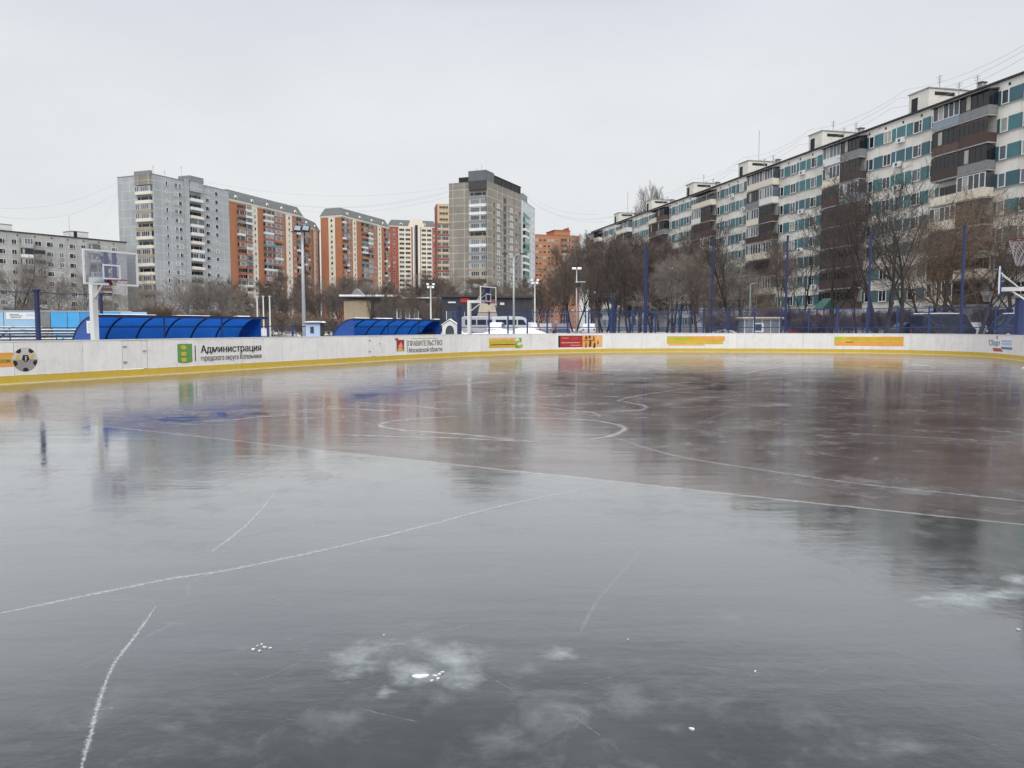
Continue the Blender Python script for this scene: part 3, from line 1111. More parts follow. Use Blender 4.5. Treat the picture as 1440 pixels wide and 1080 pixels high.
# orange banner with the football
a = Ad()
a.rect(-120, 18.5, 497.5, 503.5, 'ad_orange'); a.rect(-120, 17.5, 503.5, 511.5, 'ad_gold'); a.rect(-120, 18.5, 511.5, 518.5, 'ad_orange')
a.text('РОССИИ', -4, 14.5, 505.5, 510, 'ad_ink_soft', bold=0.02)
cs, cz, R0 = a.S(34.7), z_px(a.S(34.7), 505.5), 0.5 * (z_px(a.S(34.7), 488.5) - z_px(a.S(34.7), 522.5))
def disc(cx, cz_, r, k=28, a0=0.0, sq=1.0):
    return [(cx + r * math.cos(a0 + 2 * math.pi * i / k), cz_ + sq * r * math.sin(a0 + 2 * math.pi * i / k)) for i in range(k)]
a.poly(disc(cs, cz, R0), 'ad_ball', 0.004)
a.poly([(cs + R0 * math.cos(t), cz + R0 * math.sin(t)) for t in [math.pi + i * math.pi / 14 for i in range(15)]], 'ad_ball_grey', 0.005)
a.poly(disc(cs + R0 * 0.04, cz + R0 * 0.1, R0 * 0.34, 5, -math.pi / 2), 'ad_ink', 0.006)
a.text('F', 33.6, 38.4, 501.2, 507.6, 'ad_white', 0.009, 0.05)
for ang in (55, 125, 200, 270, 340):
    t = math.radians(ang)
    pts = []
    for d, q in ((0.98, -0.26), (0.99, 0.0), (0.98, 0.26), (0.74, 0.22), (0.66, 0.0), (0.74, -0.22)):
        pts.append((cs + R0 * d * math.cos(t + q), cz + R0 * d * math.sin(t + q)))
    a.poly(pts, 'ad_ink', 0.007)
for sx in (-1, 1):
    a.poly(disc(cs + sx * R0 * 0.55, cz + R0 * 0.2, R0 * 0.22, 4, math.pi / 4), 'ad_gold', 0.006)
a.done('orange striped banner ending in a round football print')

# administration
a = Ad()
a.rect(248.5, 270, 483.5, 509, 'ad_flag_green')
x0_, x1_ = a.S(248.5), a.S(270)
a.poly([(x0_ + (x1_ - x0_) * t, z_px(x0_, 509) - d) for t, d in ((0.02, 0), (0.98, 0), (0.95, 0.03), (0.5, 0.06), (0.05, 0.03))], 'ad_flag_green', 0.002)
for yy in (488.5, 497.5, 506):
    c = a.S(258.5)
    zc = z_px(c, yy)
    a.poly(disc(c, zc, 0.085, 10, 0, 0.85), 'ad_gold', 0.004)
    a.poly([(c - 0.12, zc + 0.05), (c + 0.12, zc + 0.05), (c + 0.08, zc - 0.06), (c - 0.08, zc - 0.06)], 'ad_gold', 0.0045)
    a.poly(disc(c, zc, 0.035, 8), 'ad_lime', 0.006)
a.rect(274.2, 275.2, 486, 508, 'ad_ink_soft')
a.text('Администрация', 281, 367, 484.5, 497.5, 'ad_ink', bold=0.045)
a.text('городского округа Котельники', 281, 367, 498, 507.5, 'ad_ink', bold=0.02)
a.done('green shield with three gold ornaments beside black Cyrillic lettering')

# regional government
a = Ad()
a.rect(557.5, 568.5, 478, 494, 'ad_shield')
c0, c1 = a.S(557.5), a.S(568.5)
a.rect(555.5, 560.5, 475.5, 479, 'ad_crimson', 0.003)
zc = z_px(c0, 487)
cm = (c0 + c1) / 2
w_ = (c1 - c0)
a.poly([(cm - w_ * .32, zc - .02), (cm - w_ * .05, zc + .14), (cm + w_ * .12, zc + .22), (cm + w_ * .2, zc + .1), (cm + w_ * .36, zc - .02), (cm + w_ * .16, zc - .1), (cm - w_ * .1, zc - .1)], 'ad_pink', 0.005)
a.poly([(cm - w_ * .4, zc - .12), (cm, zc - .08), (cm + w_ * .4, zc - .14), (cm + w_ * .36, zc - .24), (cm - w_ * .36, zc - .24)], 'ad_gold', 0.005)
a.rect(572, 572.6, 478, 495, 'ad_ink_soft')
a.text('ПРАВИТЕЛЬСТВО', 574, 621, 478.6, 486, 'ad_ink_soft', bold=0.03)
a.text('Московской области', 574.5, 621, 488, 494.8, 'ad_ink', bold=0.02)
a.rect(578, 615, 475.4, 476.4, 'ad_lime', 0.003)
a.done('dark red coat of arms beside grey Cyrillic lettering')

# yellow corn-like banner
a = Ad()
a.rect(688, 728, 476.5, 489, 'ad_deep_yellow')
a.rect(688, 727, 475, 478, 'ad_peach', 0.004); a.rect(688, 722, 480.5, 483, 'ad_lime', 0.004); a.rect(690, 724, 484, 485.2, 'ad_olive', 0.004)
a.rect(725, 733.5, 475, 489.5, 'ad_leaf', 0.0045)
for k in range(4):
    c = a.S(726 + k * 2)
    zc = z_px(c, 478 + k * 3)
    a.poly([(c - .2, zc), (c + .05, zc + .16), (c + .25, zc + .02), (c, zc - .1)], 'ad_lime' if k % 2 else 'ad_white', 0.007)
a.done('faded yellow banner with a leafy green end')

# red banner
a = Ad()
a.rect(785, 846.5, 471.8, 488.3, 'ad_red')
a.rect(785, 787.5, 472, 488, 'ad_ink', 0.004)
a.rect(819, 846.5, 472, 488.2, 'ad_orange', 0.004)
a.rect(838, 846.3, 472.2, 488, 'ad_peach', 0.006)
a.rect(789, 815, 481.2, 482.6, 'ad_pink', 0.005); a.rect(802, 816, 485, 486, 'ad_pink', 0.005)
a.rect(803, 812, 474.5, 477.5, 'ad_crimson', 0.005)
a.rect(790, 800, 475, 476, 'ad_pink', 0.005)
for px_, py_, rx_, rz_ in ((823.5, 484.5, 1.9, 0.2), (830, 482, 2.2, 0.26), (836, 485, 2.0, 0.18), (824, 474.5, 2.4, 0.12), (829, 473.5, 1.8, 0.1), (834.5, 475.5, 1.6, 0.16), (841, 481, 1.2, 0.14)):
    c0 = a.S(px_); zc = z_px(c0, py_); wx = a.S(px_ + rx_) - c0
    a.poly([(c0 - wx, zc - rz_), (c0 - wx * .5, zc + rz_ * .4), (c0 - wx * .2, zc + rz_), (c0 + wx * .4, zc + rz_ * .8), (c0 + wx, zc + rz_ * .1), (c0 + wx * .7, zc - rz_)], 'ad_olive', 0.008)
a.rect(820, 837, 478.3, 479.2, 'ad_olive', 0.0085)
a.done('dark red banner with a yellow picture of dark shapes')

a = Ad()
a.rect(938, 1019, 472.8, 479, 'ad_deep_yellow'); a.rect(938, 1017, 479, 484, 'ad_yellow')
a.rect(938, 968, 474.5, 478, 'ad_lime', 0.004); a.rect(985, 1018.5, 473.5, 478, 'ad_orange', 0.004); a.rect(942, 990, 478.4, 479.4, 'ad_gold', 0.006)
a.rect(940, 990, 484, 486, 'ad_peach', 0.004)
a.done('plain faded yellow banner on the far boards')
a = Ad()
a.rect(1174, 1271, 473.5, 481, 'ad_yellow'); a.rect(1174, 1271, 481, 486.5, 'ad_orange')
a.rect(1174, 1186, 474, 478.5, 'ad_lime', 0.004); a.rect(1188, 1268, 475.5, 477.5, 'ad_deep_yellow', 0.004); a.rect(1240, 1271, 473.3, 475, 'ad_orange', 0.004)
a.rect(1190, 1200, 480.6, 481.6, 'ad_olive', 0.006)
a.done('yellow banner over an orange stripe on the far boards')
a = Ad()
a.text('Спорт', 1391, 1407, 478, 488, 'ad_blue', bold=0.03)
a.rect(1396.5, 1409, 489.5, 491.8, 'ad_crimson', 0.004); a.rect(1398, 1411, 492.2, 494.2, 'ad_red', 0.004)
a.rect(1390.8, 1397, 478, 479, 'ad_crimson', 0.005)
c = a.S(1402); zc = z_px(c, 474.5)
a.poly(disc(c, zc, 0.1, 10), 'ad_ball_grey', 0.004)
a.rect(1409, 1423, 478.3, 481.2, 'ad_pale_blue', 0.004); a.rect(1409, 1423, 482.4, 485.4, 'ad_pale_blue', 0.004); a.rect(1409, 1424, 488, 491.6, 'ad_blue', 0.004)
a.done('blue sports logo with red stroke and blue bars')

# ------------------------------------------------------------------ basketball hoops
def glass_clear(name):
    m, n, b, N, L = nt(name)
    tr = N.new('ShaderNodeBsdfTransparent'); tr.inputs['Color'].default_value = (0.80, 0.81, 0.85, 1)
    gl = N.new('ShaderNodeBsdfGlossy'); gl.inputs['Roughness'].default_value = 0.08
    gl.inputs['Color'].default_value = (0.8, 0.82, 0.9, 1)
    ms = N.new('ShaderNodeMixShader'); ms.inputs['Fac'].default_value = 0.12
    L.new(tr.outputs[0], ms.inputs[1]); L.new(gl.outputs[0], ms.inputs[2]); L.new(ms.outputs[0], N['Material Output'].inputs['Surface'])
    M[name] = m


glass_clear('clear_board')


def hoop(loc, yaw, arm, label, group='basketball hoops along the rink'):
    """pole at the origin, board and rim out along local +x"""
    t = thing('basketball_hoop', label, 'basketball hoop', loc, yaw, group)
    b = MB(); b.box(-0.09, 0.09, -0.09, 0.09, 0, 3.02, 'white_paint'); b.box(-0.25, 0.25, -0.25, 0.25, 0, 0.03, 'white_paint'); b.build('pole', t, bevel=0.01)
    b = MB()
    b.box(-0.09, arm - 0.09, -0.07, 0.07, 3.022, 3.18, 'white_paint')
    b.tube([(0.10, 0, 2.55), (0.62 * arm, 0, 3.02)], 0.035, 8, 'white_paint')
    for sy in (-1, 1):
        b.tube([(0.45 * arm, sy * 0.07, 3.18), (arm - 0.05, sy * 0.42, 3.72)], 0.022, 6, 'white_paint')
    b.build('arm', t)
    b = MB()
    for sy in (-1, 1):
        b.box(arm - 0.085, arm - 0.03, sy * 0.14 - 0.06, sy * 0.14 + 0.06, 2.98, 3.92, 'support_blue')
    b.build('board_support', t)
    g = MB(); g.box(arm - 0.012, arm + 0.0, -0.86, 0.86, 2.95, 3.90, 'clear_board')
    bd = g.build('backboard', t)
    f = MB()
    for z in (2.90, 3.90):
        f.box(arm - 0.03, arm + 0.02, -0.90, 0.90, z, z + 0.055, 'white_paint')
    for sy in (-1, 1):
        f.box(arm - 0.03, arm + 0.02, sy * 0.875 - 0.027, sy * 0.875 + 0.027, 2.955, 3.90, 'white_paint')
    for z in (3.08, 3.49):
        f.box(arm + 0.003, arm + 0.012, -0.295, 0.295, z, z + 0.045, 'white_paint')
    for sy in (-1, 1):
        f.box(arm + 0.003, arm + 0.012, sy * 0.27 - 0.025, sy * 0.27 + 0.025, 3.125, 3.49, 'white_paint')
    f.build('board_frame', bd)
    r = MB()
    cx = arm + 0.15 + 0.225
    pts = [(cx + 0.225 * math.cos(i * math.pi / 12), 0.225 * math.sin(i * math.pi / 12), 3.05) for i in range(25)]
    r.tube(pts, 0.011, 6, 'rim_red', cap=False)
    r.box(arm + 0.014, arm + 0.15, -0.07, 0.07, 2.99, 3.06, 'rim_red')
    r.box(arm + 0.014, arm + 0.03, -0.11, 0.11, 2.9, 3.08, 'rim_red')
    ri = r.build('rim', t)
    nb = MB()
    k = 12
    def npt(i, lv):
        rr = 0.222 * (1 - 0.11 * lv) if lv < 5 else 0.10
        a_ = 2 * math.pi * (i + 0.5 * (lv % 2)) / k
        return (cx + rr * math.cos(a_), rr * math.sin(a_), 3.045 - 0.085 * lv)
    for lv in range(5):
        for i in range(k):
            i2 = i if lv % 2 == 0 else i + 1
            nb.tube([npt(i, lv), npt(i, lv + 1)], 0.0042, 4, 'net_white', cap=False)
            nb.tube([npt(i, lv), npt(i - 1 if lv % 2 == 0 else i + 1, lv + 1)], 0.0042, 4, 'net_white', cap=False)
    nb.build('net', ri)
    return t


VYAW = math.atan2(-US, UC)      # direction across the rink, into it from the left side
p = on_v(133, LV - 0.55)
hoop(p, VYAW, 0.95, 'basketball hoop beside the first blue shelter, with a large clear backboard')
p = on_v(660, LV - 0.9)
p = Vector((at(660, 450, 45.5).x, 45.5, 0))
hoop(p, VYAW, 1.3, 'basketball hoop standing past the second blue shelter, before the dark shop')
p = at(1405, 395, 30.5)
q = Vector((p.x, p.y, 0)) + Vector((math.cos(VYAW), math.sin(VYAW), 0)) * 1.15
hoop(q, math.radians(-31.8) + math.pi, 1.15, 'basketball hoop over the right boards, its backboard seen edge on')
rim = at(1441, 338, 12.6)
q = Vector((rim.x, rim.y, 0)) + Vector((math.cos(VYAW), math.sin(VYAW), 0)) * (2.3 + 0.375)
hoop(q, VYAW + math.pi, 2.3, 'basketball hoop cut off by the edge, only its red rim and net in view')

# ------------------------------------------------------------------ blue shelters
mat('poly_blue', (0.010, 0.065, 0.30), 0.25, 0.18, 0.9, spec=0.5, streak=3)
def translucent(name, rgb):
    m, n, b, N, L = nt(name)
    tc = N.new('ShaderNodeTexCoord')
    no = N.new('ShaderNodeTexNoise'); no.inputs['Scale'].default_value = 1.2; no.inputs['Detail'].default_value = 5
    L.new(tc.outputs['Object'], no.inputs['Vector'])
    r = N.new('ShaderNodeValToRGB')
    r.color_ramp.elements[0].color = (*[c * 0.7 for c in rgb], 1); r.color_ramp.elements[1].color = (*[c * 1.35 for c in rgb], 1)
    L.new(no.outputs['Fac'], r.inputs['Fac'])
    tr = N.new('ShaderNodeBsdfTranslucent'); L.new(r.outputs['Color'], tr.inputs['Color'])
    L.new(r.outputs['Color'], b.inputs['Base Color']); b.inputs['Roughness'].default_value = 0.25
    ms = N.new('ShaderNodeMixShader'); ms.inputs['Fac'].default_value = 0.6
    L.new(b.outputs[0], ms.inputs[1]); L.new(tr.outputs[0], ms.inputs[2]); L.new(ms.outputs[0], N['Material Output'].inputs['Surface'])
    M[name] = m
translucent('poly_sheet', (0.010, 0.072, 0.30))
mat('paper', (0.7, 0.72, 0.76), 0.7, 0.04, 5)


def shelter(px0, px1, vf, nbay, label, notice):
    p0, p1 = on_v(px0, vf), on_v(px1, vf)
    L_ = (p1 - p0).length
    yaw = math.atan2(p1.y - p0.y, p1.x - p0.x)       # local +x runs along the boards, +y points away from the rink
    t = thing('team_shelter', label, 'shelter', p0, yaw, 'blue team shelters behind the left boards')
    H, D = 2.0, 1.5
    def prof(k, n=14):
        a = k / n
        # front eave -> nearly level roof -> rounds down to the ground at the back
        x = D * (1 - math.cos(a * math.pi / 2) ** 1.0) if False else D * math.sin(a * math.pi / 2)
        z = 0.12 + (H - 0.12) * math.cos(a * math.pi / 2) ** 0.8
        return x, z
    n = 14
    for b_ in range(nbay):
        x0, x1 = L_ * b_ / nbay + 0.03, L_ * (b_ + 1) / nbay - 0.03
        mb = MB()
        vs = []
        for k in range(n + 1):
            y, z = prof(k)
            vs += [(x0, y, z), (x1, y, z)]
        mb.add(vs, [(2 * k, 2 * k + 1, 2 * k + 3, 2 * k + 2) for k in range(n)], 'poly_sheet')
        mb.build('roof_sheet', t, smooth=True)
    for b_ in range(nbay + 1):
        x = L_ * b_ / nbay
        mb = MB()
        mb.tube([(x, y, z - 0.01) for y, z in (prof(k) for k in range(n + 1))], 0.035, 6, 'post_blue')
        mb.build('rib', t, smooth=True)
    mb = MB()
    mb.box(-0.05, L_ + 0.35, -0.06, 0.06, H - 0.07, H + 0.03, 'rail_navy')
    for k in (6, 10):
        y, z = prof(k)
        mb.box(-0.02, L_ + 0.02, y - 0.05, y - 0.01, z - 0.06, z - 0.02, 'rail_navy')
    for x in (L_ * 0.36, L_ * 0.72):
        mb.tube([(x, 0, 0), (x, 0, H - 0.07)], 0.025, 6, 'rail_navy')
    mb.build('frame', t)
    for x in (0.0, L_):
        mb = MB()
        pr = [(0.0, 0.1)] + [prof(k) for k in range(n + 1)]
        mb.prism(pr, x - 0.012, x + 0.012, 'poly_blue', 'x')
        e = mb.build('end_panel', t)
        if notice and x == 0.0:
            nb = MB(); nb.box(-0.02, -0.014, 0.22, 0.50, 1.42, 1.82, 'paper')
            for i in range(5):
                nb.box(-0.024, -0.0205, 0.26, 0.44 - 0.03 * (i % 2), 1.48 + i * 0.06, 1.49 + i * 0.06, 'ad_ink_soft')
            nb.build('notice', e)
    mb = MB()
    mb.box(0.2, L_ - 0.2, 0.75, 1.1, 0.42, 0.46, 'wood_dark')
    for i in range(nbay + 1):
        x = 0.3 + (L_ - 0.6) * i / nbay
        mb.box(x - 0.03, x + 0.03, 0.8, 1.05, 0.02, 0.42, 'rail_navy')
    mb.build('bench', t)
    mb = MB()
    x = 0.05
    while x < L_ - 0.3:
        w = random.uniform(0.5, 2.2)
        h = random.uniform(0.008, 0.03)
        mb.prism([(-0.04, H + 0.033), (0.2, H + 0.03), (0.4, H - 0.05), (0.2, H + 0.04 + h * .5), (0.0, H + 0.035 + h)], x, min(L_ - 0.05, x + w), 'snow', 'x')
        x += w + random.uniform(0.3, 1.6)
    mb.build('snow_cap', t)
    return t


shelter(136, 367, LV - 1.15, 6, 'longer blue polycarbonate team shelter with a paper notice on its end', True)
shelter(498, 619, LV - 1.15, 6, 'shorter blue polycarbonate team shelter past the green lettered boards', False)
for i, px in enumerate((598, 609)):
    q = on_v(px, LV - 1.75)
    mb = MB()
    mb.box(-0.35, 0.35, -0.3, 0.3, 0, 1.25 + 0.2 * i, 'rail_navy'); mb.box(-0.38, 0.38, -0.33, 0.33, 1.25 + 0.2 * i, 1.3 + 0.2 * i, 'black')
    for k in range(3):
        mb.box(-0.3, 0.3, -0.315, -0.302, 0.3 + 0.3 * k, 0.5 + 0.3 * k, 'black')
    o = mb.build('equipment_box', loc=q, rot=VYAW + math.pi / 2, bevel=0.03)
    tag(o, ('lower' if i == 0 else 'taller') + ' dark navy equipment box inside the shorter shelter', 'box', 'equipment boxes in the shelter')

# ------------------------------------------------------------------ posts, cable and fences
def post(name, p, h, r, m, label, group, n=8, cap=True, cat='post'):
    t = MB()
    t.tube([(0, 0, 0), (0, 0, h)], r, n, m)
    if cap:
        t.box(-r * 1.25, r * 1.25, -r * 1.25, r * 1.25, h, h + 0.04, m)
        t.box(-r * 2, r * 2, -r * 2, r * 2, 0, 0.03, m)
    o = t.build(name, loc=p)
    return tag(o, label, cat, group)


g = 'blue net posts behind the boards'
p = on_v(53.5, LV - 1.6)
hl = zat(409, p.y)
q = on_v(143.5, LV - 3.6)
post('net_post', p, hl, 0.075, 'post_blue', 'thick dark blue post in front of the bleachers', g)
post('net_post', q, zat(414, q.y), 0.055, 'post_blue', 'thinner blue post rising behind the longer blue shelter', g)
mb = MB()
far_left = on_v(-160, LV - 1.6)
hp = on_v(133, LV - 0.55)
def cable(a, b, sag, r, m, n=16):
    mb.tube([a.lerp(b, i / n) - Vector((0, 0, sag * 4 * (i / n) * (1 - i / n))) for i in range(n + 1)], r, 5, m)
cable(Vector((far_left.x, far_left.y, hl - 0.05)), Vector((p.x, p.y, hl - 0.02)), 0.05, 0.018, 'rail_navy')
cable(Vector((p.x, p.y, hl - 0.02)), Vector((hp.x, hp.y, zat(414, hp.y))), 0.02, 0.018, 'rail_navy')
tag(mb.build('net_cable'), 'dark cable strung from the thick blue post to the hoop pole', 'cable')

names = ['farthest to the left by the brown thicket', 'second from the left, before dense trees', 'just right of the grey shed', 'between the two big bare trees', 'before the dense brown tree', ]
for i, px in enumerate((907.5, 1000.5, 1104.5, 1220.5, 1351)):
    q = on_u(px, 62)
    post('net_post', q, 8.5 if i else 8.1, (0.15, 0.075, 0.085, 0.085, 0.095)[i], 'post_blue', 'tall blue net post behind the far boards, ' + names[i], 'tall blue net posts behind the far boards')
q = on_u(1433, 58)
post('net_post', q, 3.4, 0.28, 'post_blue', 'stout blue gate post at the right end of the mesh fence', g)
q = on_u(862, 63)
post('net_post', q, 4.0, 0.16, 'post_blue', 'short thick blue post beside the tall lattice net post', g)
q = on_u(646, 64)
post('net_post', q, 3.6, 0.22, 'post_blue', 'short thick blue post left of the far hoop', g)


def fence(a, b, h, step, label, wire=True, m='rail_navy', group=None, name='mesh_fence', gap=0.06):
    a, b = Vector(a), Vector(b)
    L_ = (b - a).length
    yaw = math.atan2(b.y - a.y, b.x - a.x)
    t = thing(name, label, 'fence', a, yaw, group)
    n = max(1, round(L_ / step))
    st = L_ / n
    pm = MB()
    pm.box(-0.06, 0.06, -0.06, 0.06, 0, h + 0.05, 'fence_blue')
    pm.box(-0.07, 0.07, -0.07, 0.07, h + 0.051, h + 0.08, 'fence_blue')
    first = pm.build('post', t)
    for i in range(1, n + 1):
        c = first.copy(); COL.objects.link(c); c.location = (st * i, 0, 0)
    w = MB()
    for z in (0.06, h * 0.5, h - 0.03):
        w.box(0.06, st - 0.06, -0.02, 0.02, z - 0.032, z + 0.032, m)
    k = int(st / gap)
    for i in range(1, k):
        x = st * i / k
        w.box(x - 0.0035, x + 0.0035, -0.003, 0.003, 0.08, h - 0.05, m)
    if wire:
        kz = int(h / 0.1)
        for i in range(1, kz):
            z = h * i / kz
            w.box(0.05, st - 0.05, -0.007, -0.003, z - 0.003, z + 0.003, m)
    fp = w.build('mesh_panel', t)
    for i in range(1, n):
        c = fp.copy(); COL.objects.link(c); c.location = (st * i, 0, 0)
    return t


A0, A1 = on_u(637, 70), on_u(1500, 70)
fence(A0, A1, 3.15, 2.27, 'long blue welded mesh fence running behind the far boards', m='fence_blue')
B0, B1 = at(340, 460, 58), at(478, 460, 62)
fence((B0.x, B0.y, 0), (B1.x, B1.y, 0), 1.68, 2.0, 'low dark picket fence between the two blue shelters', False, 'rail_navy', gap=0.12, name='picket_fence')


# ------------------------------------------------------------------ apartment buildings
_wm, _bm = {}, {}


def window_mesh(w, h, style, pane, fr='frame_white', border=0.09):
    """one framed window, facing -y, origin at the middle of its sill"""
    key = (round(w, 2), round(h, 2), style, pane, fr, border)
    if key in _wm:
        return _wm[key]
    mb = MB()
    b = border
    mb.box(-w / 2 + b, w / 2 - b, -0.02, 0.0, b, h - b, pane)
    for x0, x1, z0, z1 in ((-w / 2, -w / 2 + b, 0, h), (w / 2 - b, w / 2, 0, h), (-w / 2 + b, w / 2 - b, 0, b), (-w / 2 + b, w / 2 - b, h - b, h)):
        mb.box(x0, x1, -0.06, 0.0, z0, z1, fr)
    if style == 1:
        mb.box(-b * .35, b * .35, -0.05, -0.021, b, h - b, fr)
    elif style == 2:
        x = w * 0.16
        mb.box(x - b * .35, x + b * .35, -0.05, -0.021, b, h - b, fr)
        mb.box(x + b * .35, w / 2 - b, -0.045, -0.021, h * 0.68, h * 0.68 + b * .5, fr)
    elif style == 3:
        for x in (-w / 6, w / 6):
            mb.box(x - b * .35, x + b * .35, -0.05, -0.021, b, h - b, fr)
    mb.box(-w / 2 - 0.05, w / 2 + 0.05, -0.14, 0.0, -0.05, -0.004, 'steel_grey')
    me = _mesh(mb, 'window')
    _wm[key] = me
    return me


def _mesh(mb, name):
    me = bpy.data.meshes.new(name)
    me.from_pydata(mb.v, [], mb.f)
    for mm in mb.mats:
        me.materials.append(M[mm])
    me.polygons.foreach_set('material_index', mb.m)
    me.update()
    return me


def balcony_mesh(w, d, fh, rail, frame, pane, kind):
    """kind 0 glazed, 1 open, 2 boarded up to the top; facing -y, origin on the floor at the middle of the wall line"""
    key = (round(w, 2), d, fh, rail, frame, pane, kind)
    if key in _bm:
        return _bm[key]
    mb = MB()
    W = w / 2
    mb.box(-W, W, -d, 0, 0, 0.16, 'concrete')
    rt = 1.1
    mb.box(-W, W, -d - 0.03, -d + 0.03, 0.165, rt, rail)
    for sx in (-1, 1):
        mb.box(sx * W - 0.03, sx * W + 0.03, -d + 0.031, 0, 0.165, rt, rail)
    top = fh - 0.12
    if kind == 0:
        mb.box(-W + 0.05, W - 0.05, -d - 0.0, -d + 0.02, rt + 0.005, top - 0.08, pane)
        for sx in (-1, 1):
            mb.box(sx * (W - 0.03) - 0.01, sx * (W - 0.03) + 0.01, -d + 0.05, -0.0, rt + 0.005, top - 0.08, pane)
        n = max(3, int(w / 0.75))
        for i in range(n + 1):
            x = -W + 0.04 + (w - 0.08) * i / n
            mb.box(x - 0.045, x + 0.045, -d - 0.04, -d - 0.002, rt + 0.002, top - 0.08, frame)
        mb.box(-W, W, -d - 0.05, -d + 0.04, top - 0.078, top, frame)
        mb.box(-W, W, -d - 0.05, -d + 0.04, rt + 0.003, rt + 0.07, frame)
        # some sashes stand with a blind behind them
        for i in range(n):
            if (i * 7 + int(w * 10)) % 5 == 0:
                x = -W + 0.04 + (w - 0.08) * (i + 0.5) / n
                mb.box(x - 0.3, x + 0.3, -d - 0.012, -d - 0.003, rt + 0.08, top - 0.1, 'pane_curtain')
    elif kind == 2:
        mb.box(-W, W, -d - 0.02, -d + 0.02, rt + 0.005, rt + 0.3, rail)
        mb.box(-W + 0.05, W - 0.05, -d + 0.0, -d + 0.02, rt + 0.31, top - 0.25, 'pane_dark')
        n = max(3, int(w / 0.6))
        for i in range(n + 1):
            x = -W + 0.04 + (w - 0.08) * i / n
            mb.box(x - 0.05, x + 0.05, -d - 0.03, -d - 0.002, rt + 0.002, top, frame)
        mb.box(-W, W, -d - 0.02, -d + 0.02, top - 0.24, top, rail)
    else:
        mb.box(-W, W, -d - 0.04, -d + 0.04, rt, rt + 0.06, frame)
        mb.box(-W + 0.2, W - 0.2, -0.03, -0.005, 0.2, top - 0.4, 'pane_dark')
        for x in (-w / 4, w / 4):
            mb.box(x - 0.05, x + 0.05, -0.06, -0.031, 0.2, top - 0.4, frame)
    me = _mesh(mb, 'balcony')
    _bm[key] = me
    return me


